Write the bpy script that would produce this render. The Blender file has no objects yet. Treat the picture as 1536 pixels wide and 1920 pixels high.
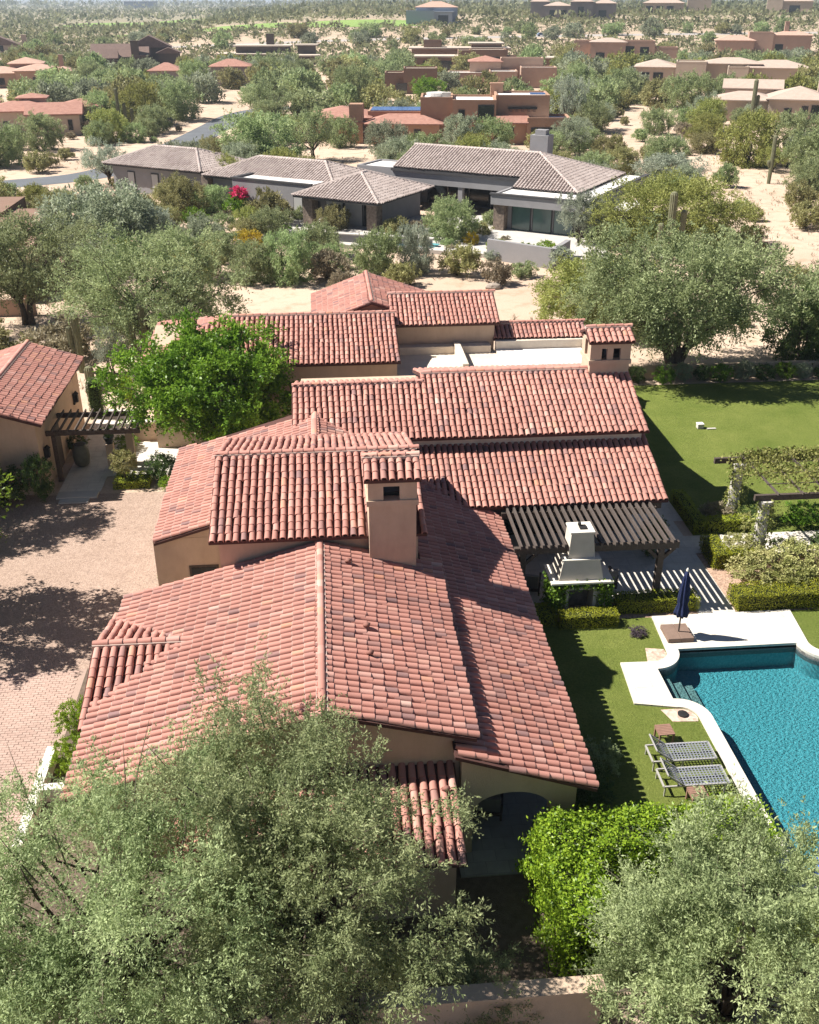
import bpy, math, random
import numpy as np
from mathutils import Vector, Matrix
from mathutils.geometry import tessellate_polygon

R = math.radians
sc = bpy.context.scene
col = sc.collection
random.seed(7)

# ------------------------------------------------------------------ camera
cam_d = bpy.data.cameras.new('camera')
cam = bpy.data.objects.new('camera', cam_d); col.objects.link(cam)
cam_d.sensor_fit = 'VERTICAL'; cam_d.sensor_height = 24.0
cam_d.lens = 24.0 * 1850 / 1920
cam_d.clip_start = 0.5; cam_d.clip_end = 30000
PITCH = math.atan(960 / 1850)
cam.location = (0, 0, 20)
cam.rotation_euler = (R(90) - PITCH, 0, R(-5))
sc.camera = cam

# ------------------------------------------------------------------ light
SUN_EL = R(49); SHADOW_AZ = R(-12)
world = bpy.data.worlds.new('World'); sc.world = world; world.use_nodes = True
wn = world.node_tree.nodes; wl = world.node_tree.links
sky = wn.new('ShaderNodeTexSky'); sky.sky_type = 'NISHITA'; sky.sun_disc = False
sky.sun_elevation = SUN_EL; sky.sun_rotation = R(-78)
sky.altitude = 1800; sky.air_density = .6; sky.dust_density = .3; sky.ozone_density = 1.0
wl.new(sky.outputs[0], wn['Background'].inputs[0]); wn['Background'].inputs[1].default_value = 0.05
sd = bpy.data.lights.new('sun', 'SUN'); sd.energy = 5.0; sd.angle = R(0.5); sd.color = (1.0, 0.95, 0.87)
sun = bpy.data.objects.new('sun', sd); col.objects.link(sun)
sun.rotation_euler = Vector((math.cos(SHADOW_AZ) * math.cos(SUN_EL), math.sin(SHADOW_AZ) * math.cos(SUN_EL), -math.sin(SUN_EL))).to_track_quat('-Z', 'Y').to_euler()
sun.location = (-40, 30, 60)
vs = sc.view_settings
vs.view_transform = 'Standard'; vs.look = 'None'; vs.exposure = 1.08; vs.gamma = 1.0; vs.use_curve_mapping = False
sc.cycles.max_bounces = 6; sc.cycles.diffuse_bounces = 3; sc.cycles.glossy_bounces = 2
sc.cycles.transmission_bounces = 4; sc.cycles.transparent_max_bounces = 8
sc.cycles.caustics_reflective = False; sc.cycles.caustics_refractive = False

# ------------------------------------------------------------------ materials
MATS = {}
def new_mat(name):
    m = bpy.data.materials.new(name); m.use_nodes = True
    nt = m.node_tree; return m, nt, nt.nodes, nt.links, nt.nodes['Principled BSDF']
def inp(b, key, v):
    if key in b.inputs: b.inputs[key].default_value = v
def mixc(nt, fac, a, b):
    n = nt.nodes.new('ShaderNodeMix'); n.data_type = 'RGBA'
    for s, v in ((6, a), (7, b)):
        if isinstance(v, tuple): n.inputs[s].default_value = (*v, 1)
        else: nt.links.new(v, n.inputs[s])
    if isinstance(fac, (int, float)): n.inputs[0].default_value = fac
    else: nt.links.new(fac, n.inputs[0])
    return n.outputs[2]
def noise(nt, scale, detail=4, rough=.6, coord='Object', vec=None):
    n = nt.nodes.new('ShaderNodeTexNoise'); n.inputs['Scale'].default_value = scale
    n.inputs['Detail'].default_value = detail; n.inputs['Roughness'].default_value = rough
    if vec is None:
        t = nt.nodes.new('ShaderNodeTexCoord'); vec = t.outputs[coord]
    nt.links.new(vec, n.inputs['Vector'])
    return n.outputs['Fac']
def ramp(nt, fac, stops):
    r = nt.nodes.new('ShaderNodeValToRGB'); e = r.color_ramp.elements
    while len(e) < len(stops): e.new(0.5)
    for el, (p, c) in zip(e, stops):
        el.position = p; el.color = (*c, 1) if len(c) == 3 else c
    nt.links.new(fac, r.inputs[0]); return r.outputs[0]
def bump(nt, h, strength, dist, b):
    n = nt.nodes.new('ShaderNodeBump'); n.inputs['Strength'].default_value = strength; n.inputs['Distance'].default_value = dist
    nt.links.new(h, n.inputs['Height']); nt.links.new(n.outputs[0], b.inputs['Normal'])
def mat(name, c, rough=.85, c2=None, scale=3.0, bmp=0.0, bscale=40.0, spec=.3, metal=0.0):
    """plain procedural surface: base colour mottled towards c2, a fine bump"""
    if name in MATS: return MATS[name]
    m, nt, N, L, b = new_mat(name)
    c2 = c2 or tuple(v * .8 for v in c)
    f = ramp(nt, noise(nt, scale), [(.3, c), (.7, c2)])
    L.new(f, b.inputs['Base Color']); b.inputs['Roughness'].default_value = rough
    inp(b, 'Specular IOR Level', spec); b.inputs['Metallic'].default_value = metal
    if bmp: bump(nt, noise(nt, bscale, 3), bmp, .02, b)
    MATS[name] = m; return m

def tile_mat(name, stops, rough=.8):
    m, nt, N, L, b = new_mat(name)
    a = N.new('ShaderNodeAttribute'); a.attribute_name = 'tcol'
    f = ramp(nt, a.outputs['Fac'], stops)
    n = noise(nt, 9, 4)
    n2 = noise(nt, .35, 3)
    dirt = mixc(nt, n, f, (.30, .19, .15))
    mm = N.new('ShaderNodeMath'); mm.operation = 'MULTIPLY'; mm.inputs[1].default_value = .35
    L.new(n, mm.inputs[0])
    c = mixc(nt, mm.outputs[0], f, (.36, .19, .15))
    st = ramp(nt, n2, [(.42, (1, 1, 1)), (.70, (.80, .78, .78))])
    mu = N.new('ShaderNodeMix'); mu.data_type = 'RGBA'; mu.blend_type = 'MULTIPLY'; mu.inputs[0].default_value = .8
    L.new(c, mu.inputs[6]); L.new(st, mu.inputs[7])
    L.new(mu.outputs[2], b.inputs['Base Color']); b.inputs['Roughness'].default_value = rough
    inp(b, 'Specular IOR Level', .35)
    bump(nt, noise(nt, 55, 3), .35, .01, b)
    MATS[name] = m; return m
TILE = tile_mat('terracotta_tile', [(0, (.215, .130, .130)), (.13, (.31, .165, .145)), (.3, (.41, .190, .152)), (.55, (.46, .212, .168)), (.75, (.485, .236, .190)), (.88, (.53, .30, .25)), (.95, (.53, .245, .155)), (1, (.60, .41, .345))])
GTILE = tile_mat('taupe_tile', [(0, (.31, .272, .25)), (.5, (.42, .372, .345)), (1, (.50, .445, .415))])
PTILE = tile_mat('rosy_tile', [(0, (.24, .12, .10)), (.4, (.36, .19, .15)), (.8, (.42, .25, .19)), (1, (.50, .32, .26))])

def leaf_mat(name, ca, cb, trans=.3, rough=.55, cc=None):
    m, nt, N, L, b = new_mat(name)
    a = N.new('ShaderNodeAttribute'); a.attribute_name = 'lc'
    stops = [(0, ca), (.85, cb)] + ([(1, cc)] if cc else [])
    f = ramp(nt, a.outputs['Fac'], stops)
    oi = N.new('ShaderNodeObjectInfo')
    hs = N.new('ShaderNodeHueSaturation')
    mr = N.new('ShaderNodeMapRange'); mr.inputs[3].default_value = .82; mr.inputs[4].default_value = 1.2
    L.new(oi.outputs['Random'], mr.inputs[0]); L.new(mr.outputs[0], hs.inputs['Value'])
    mr2 = N.new('ShaderNodeMapRange'); mr2.inputs[3].default_value = .488; mr2.inputs[4].default_value = .512
    L.new(oi.outputs['Random'], mr2.inputs[0]); L.new(mr2.outputs[0], hs.inputs['Hue'])
    L.new(f, hs.inputs['Color'])
    L.new(hs.outputs[0], b.inputs['Base Color']); b.inputs['Roughness'].default_value = rough
    inp(b, 'Specular IOR Level', .25)
    t = N.new('ShaderNodeBsdfTranslucent'); L.new(hs.outputs[0], t.inputs[0])
    mx = N.new('ShaderNodeMixShader'); mx.inputs[0].default_value = trans
    L.new(b.outputs[0], mx.inputs[1]); L.new(t.outputs[0], mx.inputs[2])
    L.new(mx.outputs[0], N['Material Output'].inputs[0])
    MATS[name] = m; return m
LM = dict(
 mesq=leaf_mat('mesquite_leaf', (.150, .195, .085), (.385, .435, .215), .4),
 mesq2=leaf_mat('silvery_mesquite_leaf', (.135, .190, .075), (.450, .520, .260), .4),
 palo=leaf_mat('palo_verde_leaf', (.160, .190, .045), (.390, .400, .125), .4),
 lime=leaf_mat('pale_green_leaf', (.165, .230, .095), (.395, .465, .220), .4),
 grey=leaf_mat('ironwood_leaf', (.160, .190, .120), (.390, .420, .285), .4),
 sage=leaf_mat('sage_leaf', (.200, .240, .175), (.420, .450, .345), .4),
 olive=leaf_mat('creosote_leaf', (.165, .165, .060), (.385, .365, .165), .4),
 brown=leaf_mat('dry_shrub_leaf', (.165, .135, .090), (.360, .305, .205), .3),
 green=leaf_mat('citrus_leaf', (.060, .145, .016), (.240, .390, .040), .4, .4),
 hedge=leaf_mat('privet_leaf', (.090, .175, .012), (.300, .420, .035), .35, .4),
 box=leaf_mat('boxwood_leaf', (.150, .185, .010), (.330, .350, .025), .2),
 varieg=leaf_mat('variegated_leaf', (.180, .210, .050), (.520, .490, .220), .3),
 vine=leaf_mat('vine_leaf', (.140, .175, .035), (.360, .365, .120), .35),
 dark=leaf_mat('dark_green_leaf', (.045, .080, .018), (.120, .175, .050), .3),
 pink=leaf_mat('bougainvillea_petal', (.50, .02, .10), (.75, .06, .20)),
 purple=leaf_mat('dark_purple_leaf', (.05, .035, .045), (.13, .10, .12)),
 yellow=leaf_mat('yellow_flower_leaf', (.30, .26, .03), (.62, .45, .03)),
 red=leaf_mat('red_flower_leaf', (.14, .12, .05), (.42, .14, .07)),
)
BARK = mat('dark_bark', (.055, .042, .032), .95, (.11, .085, .062), 6, .8, 25)
PALEBARK = mat('pale_bark', (.16, .14, .10), .95, (.09, .085, .05), 5, .6, 20)
def stucco(name, c, c2):
    m, nt, N, L, b = new_mat(name)
    t = N.new('ShaderNodeTexCoord'); mp = N.new('ShaderNodeMapping'); mp.inputs['Scale'].default_value = (2.2, 2.2, .45); L.new(t.outputs['Object'], mp.inputs[0])
    base = ramp(nt, noise(nt, 1.1, 5, .65), [(.3, c), (.7, c2)])
    streak = ramp(nt, noise(nt, 1.0, 4, .7, vec=mp.outputs[0]), [(.42, (1, 1, 1)), (.75, (.90, .885, .87))])
    mu = N.new('ShaderNodeMix'); mu.data_type = 'RGBA'; mu.blend_type = 'MULTIPLY'; mu.inputs[0].default_value = 1
    L.new(base, mu.inputs[6]); L.new(streak, mu.inputs[7]); L.new(mu.outputs[2], b.inputs['Base Color'])
    b.inputs['Roughness'].default_value = .95; inp(b, 'Specular IOR Level', .2)
    bump(nt, noise(nt, 26, 5, .7), .7, .025, b); MATS[name] = m; return m
STUCCO = stucco('tan_stucco', (.58, .44, .325), (.49, .365, .27))
STUCCO_W = stucco('cream_stucco', (.68, .60, .50), (.58, .50, .41))
WOOD = mat('dark_stained_wood', (.060, .045, .037), .75, (.10, .078, .064), 12, .5, 30)
WOODGREY = mat('weathered_wood', (.115, .092, .080), .85, (.07, .055, .048), 14, .6, 30)
GLASS = mat('dark_window_glass', (.015, .018, .02), .12, (.02, .025, .03), 1, spec=.6)
TEALGLASS = mat('teal_window_glass', (.07, .13, .12), .15, (.05, .09, .09), 1, spec=.6)
STONE = mat('pale_travertine', (.66, .61, .54), .8, (.57, .52, .455), 1.6, .25, 25)
COPING = mat('cream_coping', (.70, .66, .58), .8, (.63, .585, .51), 2.0, .2, 30)
CONCRETE = mat('light_concrete', (.52, .49, .45), .9, (.44, .41, .38), 1.5, .3, 30)
BLACKMETAL = mat('black_metal', (.015, .015, .016), .5, (.03, .028, .026), 8)
WHITEROOF = mat('white_roof_coating', (.74, .71, .68), .85, (.64, .61, .575), .5, .2, 20)
MORTAR = mat('pale_mortar', (.47, .37, .32), .95, (.36, .27, .23), 5, .4, 40)
PAN = mat('roof_pan', (.10, .045, .037), .95, (.07, .034, .029), 2.0, .4, 30)  # darkened colour makes the gaps between barrel tiles look deeply shaded

# ------------------------------------------------------------------ mesh helpers
class MB:
    def __init__(s): s.v = []; s.f = []
    def add(s, vs, fs):
        o = len(s.v); s.v += [tuple(p) for p in vs]; s.f += [tuple(i + o for i in f) for f in fs]; return s
    def box(s, x0, x1, y0, y1, z0, z1, rz=0, c=None):
        p = [(x, y, z) for z in (z0, z1) for y in (y0, y1) for x in (x0, x1)]
        if rz:
            cx, cy = c or ((x0 + x1) / 2, (y0 + y1) / 2); k, q = math.cos(rz), math.sin(rz)
            p = [(cx + (x - cx) * k - (y - cy) * q, cy + (x - cx) * q + (y - cy) * k, z) for x, y, z in p]
        return s.add(p, [(0, 2, 3, 1), (4, 5, 7, 6), (0, 1, 5, 4), (2, 6, 7, 3), (0, 4, 6, 2), (1, 3, 7, 5)])
    def beam(s, a, b, w, h, up=(0, 0, 1)):
        a = Vector(a); b = Vector(b); d = (b - a).normalized(); x = d.cross(Vector(up)).normalized(); y = x.cross(d)
        p = [q + x * i * w / 2 + y * j * h / 2 for q in (a, b) for i, j in ((-1, -1), (1, -1), (1, 1), (-1, 1))]
        return s.add(p, [(3, 2, 1, 0), (4, 5, 6, 7), (0, 1, 5, 4), (1, 2, 6, 5), (2, 3, 7, 6), (3, 0, 4, 7)])
    def prism(s, poly, z0, z1, holes=()):
        """polygon (with holes) extruded from z0 to z1; z1 == z0 gives a sheet"""
        loops = [[Vector((x, y, 0)) for x, y in q] for q in (poly, *holes)]
        pts = [p for l in loops for p in l]; tris = tessellate_polygon(loops)
        def orient(t):
            a, b, c = (pts[i] for i in t); return t if (b - a).cross(c - a).z > 0 else tuple(reversed(t))
        tris = [orient(tuple(t)) for t in tris if len(set(t)) == 3]
        s.add([(p.x, p.y, z1) for p in pts], tris)
        if z1 != z0:
            s.add([(p.x, p.y, z0) for p in pts], [tuple(reversed(t)) for t in tris])
            for k, l in enumerate(loops):
                ar = sum(l[i].x * l[(i + 1) % len(l)].y - l[(i + 1) % len(l)].x * l[i].y for i in range(len(l)))
                if (ar < 0) != (k > 0): l = list(reversed(l))
                n = len(l)
                s.add([(p.x, p.y, z) for z in (z0, z1) for p in l], [(i, (i + 1) % n, n + (i + 1) % n, n + i) for i in range(n)])
        return s
    def lathe(s, prof, n=16, c=(0, 0, 0), jit=None):
        vs = []
        for k, (r, z) in enumerate(prof):
            for i in range(n):
                a = 2 * math.pi * i / n; q = r * (jit(a, z) if jit else 1)
                vs.append((c[0] + q * math.cos(a), c[1] + q * math.sin(a), c[2] + z))
        m = len(prof)
        fs = [(k * n + i, k * n + (i + 1) % n, (k + 1) * n + (i + 1) % n, (k + 1) * n + i) for k in range(m - 1) for i in range(n)]
        fs += [tuple(range(n - 1, -1, -1)), tuple((m - 1) * n + i for i in range(n))]
        return s.add(vs, fs)
    def tube(s, path, rad, n=6):
        path = [Vector(p) for p in path]; m = len(path); vs = []
        for k, p in enumerate(path):
            d = (path[min(k + 1, m - 1)] - path[max(k - 1, 0)]).normalized()
            x = d.cross(Vector((.31, .17, .93)));
            if x.length < 1e-4: x = d.cross(Vector((1, 0, 0)))
            x.normalize(); y = d.cross(x); r = rad[k] if isinstance(rad, (list, tuple)) else rad
            vs += [p + x * r * math.cos(2 * math.pi * i / n) + y * r * math.sin(2 * math.pi * i / n) for i in range(n)]
        fs = [(k * n + i, k * n + (i + 1) % n, (k + 1) * n + (i + 1) % n, (k + 1) * n + i) for k in range(m - 1) for i in range(n)]
        fs += [tuple(range(n - 1, -1, -1)), tuple((m - 1) * n + i for i in range(n))]
        return s.add(vs, fs)
    def mesh(s, name, m, smooth=False):
        me = bpy.data.meshes.new(name); me.from_pydata(s.v, [], s.f)
        if m: me.materials.append(m)
        if smooth: me.polygons.foreach_set('use_smooth', [True] * len(me.polygons))
        me.update(); return me
    def build(s, name, m, parent=None, smooth=False, bevel=0):
        o = bpy.data.objects.new(name, s.mesh(name, m, smooth)); col.objects.link(o)
        if parent: attach(o, parent)
        if bevel:
            b = o.modifiers.new('bevel', 'BEVEL'); b.width = bevel; b.segments = 2; b.limit_method = 'ANGLE'
        return o
LOCAL = set()          # things whose parts are written in local coordinates
def attach(o, parent):
    o.parent = parent
    root = parent
    if parent.name in LOCAL: return
    if parent.parent is None: o.location = [-v for v in parent.location]      # meshes written in world coordinates
def tag(o, label=None, cat=None, group=None, kind=None):
    for k, v in (('label', label), ('category', cat), ('group', group), ('kind', kind)):
        if v: o[k] = v
    return o
def thing(name, label, cat, loc=(0, 0, 0), rz=0, group=None, local=False):
    o = bpy.data.objects.new(name, None); col.objects.link(o); o.empty_display_size = .3
    o.location = loc; o.rotation_euler = (0, 0, rz)
    if local or rz: LOCAL.add(o.name)
    return tag(o, label, cat, group)
def inst(name, me, parent=None, m=None):
    o = bpy.data.objects.new(name, me); col.objects.link(o)
    if parent: o.parent = parent
    if m: o.material_slots[0].link = 'OBJECT'; o.material_slots[0].material = m
    return o
def np_mesh(name, V, F, m, attr=None, mi=None, flat=False):
    """quads from numpy arrays"""
    V = np.asarray(V, np.float32).reshape(-1, 3); F = np.asarray(F, np.int32).reshape(-1, 4)
    me = bpy.data.meshes.new(name)
    me.vertices.add(len(V)); me.vertices.foreach_set('co', V.ravel())
    me.loops.add(F.size); me.loops.foreach_set('vertex_index', F.ravel())
    me.polygons.add(len(F)); me.polygons.foreach_set('loop_start', np.arange(0, F.size, 4, dtype=np.int32))
    for x in (m if isinstance(m, (list, tuple)) else [m]): me.materials.append(x)
    if mi is not None: me.polygons.foreach_set('material_index', np.asarray(mi, np.int32))
    if attr:
        a = me.attributes.new(attr[0], 'FLOAT', 'FACE'); a.data.foreach_set('value', np.asarray(attr[1], np.float32))
    if flat: me.polygons.foreach_set('use_smooth', np.zeros(len(F), bool))
    me.update(calc_edges=True); return me

# ------------------------------------------------------------------ ground and sheets
def ss(a, b, x):
    t = min(1, max(0, (x - a) / (b - a))); return t * t * (3 - 2 * t)
def hz(x, y):
    """terrain height: level near the houses, rising gently far behind"""
    return ss(330, 640, y) * (2 + 10 * ss(-150, 40, x))
def sand_mat():
    m, nt, N, L, b = new_mat('desert_sand')
    n1 = noise(nt, .05, 5); n2 = noise(nt, .6, 6, .65); n3 = noise(nt, 9, 4, .7)
    base = ramp(nt, n1, [(.35, (.50, .375, .285)), (.6, (.575, .445, .345))])
    scrub = ramp(nt, n2, [(.50, (0, 0, 0)), (.66, (1, 1, 1))])
    mm = N.new('ShaderNodeMath'); mm.operation = 'MULTIPLY'; mm.inputs[1].default_value = .6; L.new(scrub, mm.inputs[0])
    c = mixc(nt, mm.outputs[0], base, (.33, .25, .165))
    t = N.new('ShaderNodeTexCoord'); sx = N.new('ShaderNodeSeparateXYZ'); L.new(t.outputs['Object'], sx.inputs[0])
    fr = N.new('ShaderNodeMapRange'); fr.interpolation_type = 'SMOOTHSTEP'; fr.inputs[1].default_value = 340; fr.inputs[2].default_value = 800; fr.inputs[4].default_value = .72; L.new(sx.outputs[1], fr.inputs[0])
    c = mixc(nt, fr.outputs[0], c, (.205, .205, .125))          # far plain: scrub too fine to model
    grit = ramp(nt, n3, [(.35, (.80, .78, .76)), (.6, (1, 1, 1))])
    mu = N.new('ShaderNodeMix'); mu.data_type = 'RGBA'; mu.blend_type = 'MULTIPLY'; mu.inputs[0].default_value = .7
    L.new(c, mu.inputs[6]); L.new(grit, mu.inputs[7]); L.new(mu.outputs[2], b.inputs['Base Color'])
    b.inputs['Roughness'].default_value = .97; inp(b, 'Specular IOR Level', .1)
    bump(nt, n3, .6, .05, b); return m
def grass_mat(name, a, bcol, s=1.0):
    m, nt, N, L, b = new_mat(name)
    n1 = noise(nt, .38 * s, 6, .72); n2 = noise(nt, 14 * s, 4, .75); n3 = noise(nt, 60 * s, 2, .8)
    c = ramp(nt, n1, [(.32, a), (.68, bcol)])
    g = ramp(nt, n2, [(.34, (.62, .66, .50)), (.62, (1.1, 1.08, 1.0))])
    mu = N.new('ShaderNodeMix'); mu.data_type = 'RGBA'; mu.blend_type = 'MULTIPLY'; mu.inputs[0].default_value = .8
    L.new(c, mu.inputs[6]); L.new(g, mu.inputs[7]); L.new(mu.outputs[2], b.inputs['Base Color'])
    b.inputs['Roughness'].default_value = .9; inp(b, 'Specular IOR Level', .15)
    ad = N.new('ShaderNodeMath'); ad.operation = 'ADD'; L.new(n2, ad.inputs[0]); L.new(n3, ad.inputs[1])
    bump(nt, ad.outputs[0], 1.0, .06, b); return m
def gravel_mat(name, a, bcol, s=28.0):
    m, nt, N, L, b = new_mat(name)
    t = N.new('ShaderNodeTexCoord'); v = N.new('ShaderNodeTexVoronoi'); v.inputs['Scale'].default_value = s
    L.new(t.outputs['Object'], v.inputs['Vector'])
    n1 = noise(nt, .8, 4); n2 = noise(nt, 4.0, 5, .7)
    c = ramp(nt, n1, [(.3, a), (.7, bcol)])
    sp = ramp(nt, v.outputs['Color'], [(.1, (.66, .64, .63)), (.7, (1.08, 1.06, 1.04))])
    mu = N.new('ShaderNodeMix'); mu.data_type = 'RGBA'; mu.blend_type = 'MULTIPLY'; mu.inputs[0].default_value = 1
    L.new(c, mu.inputs[6]); L.new(sp, mu.inputs[7])
    g = ramp(nt, n2, [(.35, (.86, .85, .84)), (.6, (1, 1, 1))])
    mu2 = N.new('ShaderNodeMix'); mu2.data_type = 'RGBA'; mu2.blend_type = 'MULTIPLY'; mu2.inputs[0].default_value = 1
    L.new(mu.outputs[2], mu2.inputs[6]); L.new(g, mu2.inputs[7]); L.new(mu2.outputs[2], b.inputs['Base Color'])
    b.inputs['Roughness'].default_value = .95; inp(b, 'Specular IOR Level', .15)
    bump(nt, v.outputs['Distance'], .8, .02, b); return m
def slab_mat(name, a, bcol, w, h, joint, rot=0.0):
    m, nt, N, L, b = new_mat(name)
    t = N.new('ShaderNodeTexCoord'); mp = N.new('ShaderNodeMapping'); mp.inputs['Rotation'].default_value = (0, 0, rot)
    L.new(t.outputs['Object'], mp.inputs[0])
    br = N.new('ShaderNodeTexBrick'); br.inputs['Scale'].default_value = 1; br.inputs['Brick Width'].default_value = w
    br.inputs['Row Height'].default_value = h; br.inputs['Mortar Size'].default_value = joint
    br.inputs['Color1'].default_value = (*a, 1); br.inputs['Color2'].default_value = (*bcol, 1)
    br.inputs['Mortar'].default_value = (*[v * .62 for v in a], 1)
    L.new(mp.outputs[0], br.inputs['Vector'])
    g = ramp(nt, noise(nt, 2.2, 5, .7), [(.35, (.84, .83, .82)), (.62, (1, 1, 1))])
    mu = N.new('ShaderNodeMix'); mu.data_type = 'RGBA'; mu.blend_type = 'MULTIPLY'; mu.inputs[0].default_value = 1
    L.new(br.outputs['Color'], mu.inputs[6]); L.new(g, mu.inputs[7]); L.new(mu.outputs[2], b.inputs['Base Color'])
    b.inputs['Roughness'].default_value = .8; inp(b, 'Specular IOR Level', .3)
    bump(nt, br.outputs['Fac'], -.3, .01, b); return m
SAND = sand_mat()
LAWN = grass_mat('lawn_grass', (.145, .195, .038), (.240, .275, .072))
FAIRWAY = grass_mat('fairway_grass', (.20, .30, .085), (.26, .36, .12), .05)
GRAVEL = gravel_mat('pink_gravel', (.385, .285, .23), (.44, .33, .27))
SOIL = gravel_mat('bed_gravel', (.40, .27, .20), (.48, .34, .26), 16)
PEBBLE = gravel_mat('pink_pebbles', (.55, .40, .32), (.62, .48, .40), 9)
PATIO = slab_mat('travertine_paving', (.66, .615, .545), (.60, .555, .49), .9, .6, .006)
DECK = slab_mat('pool_deck_stone', (.66, .62, .55), (.61, .57, .50), 1.2, .9, .007)
ASPHALT = mat('asphalt', (.135, .145, .160), .9, (.105, .112, .125), .25, .3, 30)

POOL_C = ((10.65, 27.2, 1.05, 0, -90), (10.65, 23.6, .95, 90, 0), (17.0, 23.6, .95, 180, 90), (17.0, 27.2, 1.05, 270, 180))
def arc(c, r, a0, a1, n=10):
    return [(c[0] + r * math.cos(R(a0 + (a1 - a0) * i / n)), c[1] + r * math.sin(R(a0 + (a1 - a0) * i / n))) for i in range(n + 1)]
def pool_water():
    a, b, c, d = POOL_C
    return arc(a[:2], a[2], a[3], a[4]) + arc(b[:2], b[2], b[3], b[4]) + [(11.6, 17.2), (16.05, 17.2)] + arc(c[:2], c[2], c[3], c[4]) + arc(d[:2], d[2], d[3], d[4])
def pool_outer():
    a, b, c, d = POOL_C
    return [(11.42, 29.28)] + arc(a[:2], .63, 0, -90) + [(9.5, 26.6), (9.34, 24.42), (10.62, 24.13)] + arc(b[:2], .53, 90, 0) + [(11.18, 16.8), (16.47, 16.8)] + arc(c[:2], .53, 180, 90) + [(18.3, 24.3), (18.3, 26.6)] + arc(d[:2], .63, 270, 180) + [(16.62, 29.28)]
WATER_P, OUTER_P = pool_water(), pool_outer()

def lines(a):
    return sorted(set(round(v, 3) for v in a))
gx = lines(list(np.linspace(-9000, -1000, 9)) + list(np.linspace(-900, 900, 61)) + list(np.linspace(1000, 9000, 9)) + [10.0, 17.8])
gy = lines([-60, -20, 0, 16.0, 28.0] + list(np.linspace(40, 1000, 49)) + [1200, 1500, 2000, 3000, 5000, 9000, 14000])
gb = MB(); gv = [(x, y, hz(x, y)) for y in gy for x in gx]; nx = len(gx); gf = []
for j in range(len(gy) - 1):
    for i in range(nx - 1):
        if 10.0 <= gx[i] < 17.8 and 16.0 <= gy[j] < 28.0: continue       # the pool basin
        gf.append((j * nx + i, j * nx + i + 1, (j + 1) * nx + i + 1, (j + 1) * nx + i))
gb.add(gv, gf); tag(gb.build('desert_ground', SAND), kind='structure')
def sheet(name, poly, z, m, holes=(), thick=0):
    return tag(MB().prism(poly, z - thick, z, holes).build(name, m), kind='structure')
def rect(x0, x1, y0, y1): return [(x0, y0), (x1, y0), (x1, y1), (x0, y1)]
sheet('lawn', rect(5.9, 24, 14.5, 29.3), .012, LAWN, (OUTER_P,))
lw = MB(); lw.prism(rect(15.05, 44, 35.15, 53.2), .012, .012); lw.prism(rect(12.6, 15.05, 42, 53.2), .012, .012)
tag(lw.build('back_lawn', LAWN), kind='structure')
pt = MB()
for q in (rect(6.1, 14.62, 30.6, 36.5), rect(13.2, 14.62, 29.3, 30.6), rect(12.6, 15.05, 36.5, 42), rect(14.62, 30, 33.7, 35.15)): pt.prism(q, .03, .03)
tag(pt.build('patio', PATIO), kind='structure')
sheet('planting_bed', rect(14.62, 30, 29.3, 33.7), .014, SOIL)
sheet('planting_bed', rect(6.1, 13.2, 29.3, 30.6), .014, SOIL)
sheet('gravel_court', [(-60, 27.9), (-4.2, 27.9), (-4.2, 31.0), (-5.4, 31.0), (-5.4, 41.4), (-60, 41.4)], .012, GRAVEL)
sheet('driveway_bed', rect(-60, -8.45, 4, 27.9), .010, mat('paver_joint_sand', (.37, .27, .222), .95, (.34, .25, .205), 6, .4, 60))
sheet('garden_soil', rect(-8.45, 5.9, 4, 27.88), .006, mat('dark_mulch', (.10, .075, .055), .95, (.16, .12, .09), 5, .8, 40))
pth = MB()
for q in (rect(-12.45, -10.55, 41.6, 52), rect(-10.55, -6.2, 43.2, 50)): pth.prism(q, .03, .03)
tag(pth.build('garden_path', PATIO), kind='structure')
sheet('loggia_floor', rect(2.9, 6.1, 17.95, 30.0), .05, slab_mat('shade_darkened_travertine', (.36, .345, .32), (.29, .28, .26), .6, .4, .006), thick=.04)  # travertine colour darkened so the loggia looks shaded inside

# road: a kerbless lane winding away on the left
def lane(pts, wd, z, name, m):
    b = MB(); L_, R_ = [], []
    P = [Vector((x, y, 0)) for x, y in pts]
    for k, p in enumerate(P):
        d = (P[min(k + 1, len(P) - 1)] - P[max(k - 1, 0)]).normalized(); n = Vector((-d.y, d.x, 0))
        a, c = p + n * wd / 2, p - n * wd / 2
        L_.append((a.x, a.y, hz(a.x, a.y) + z)); R_.append((c.x, c.y, hz(c.x, c.y) + z))
    n = len(P); b.add(L_ + R_, [(n + i, n + i + 1, i + 1, i) for i in range(n - 1)])
    return tag(b.build(name, m), kind='structure')
ROAD_P = [(-60, 122), (-45, 126.5), (-36, 130.5), (-30, 134.5), (-26, 142), (-23.5, 152), (-21.5, 163), (-19.3, 178), (-17.3, 194), (-15.5, 207), (-12, 217), (-6, 225)]
def smooth_path(P, n=4):
    out = []
    for i in range(len(P) - 1):
        p0, p1, p2, p3 = P[max(i - 1, 0)], P[i], P[i + 1], P[min(i + 2, len(P) - 1)]
        for k in range(n):
            t = k / n
            out.append(tuple(.5 * (2 * p1[j] + (p2[j] - p0[j]) * t + (2 * p0[j] - 5 * p1[j] + 4 * p2[j] - p3[j]) * t * t + (3 * p1[j] - p0[j] - 3 * p2[j] + p3[j]) * t ** 3) for j in (0, 1)))
    return out + [P[-1]]
ROAD_P = smooth_path(ROAD_P)
lane(ROAD_P, 6.2, .02, 'road', ASPHALT)
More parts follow.
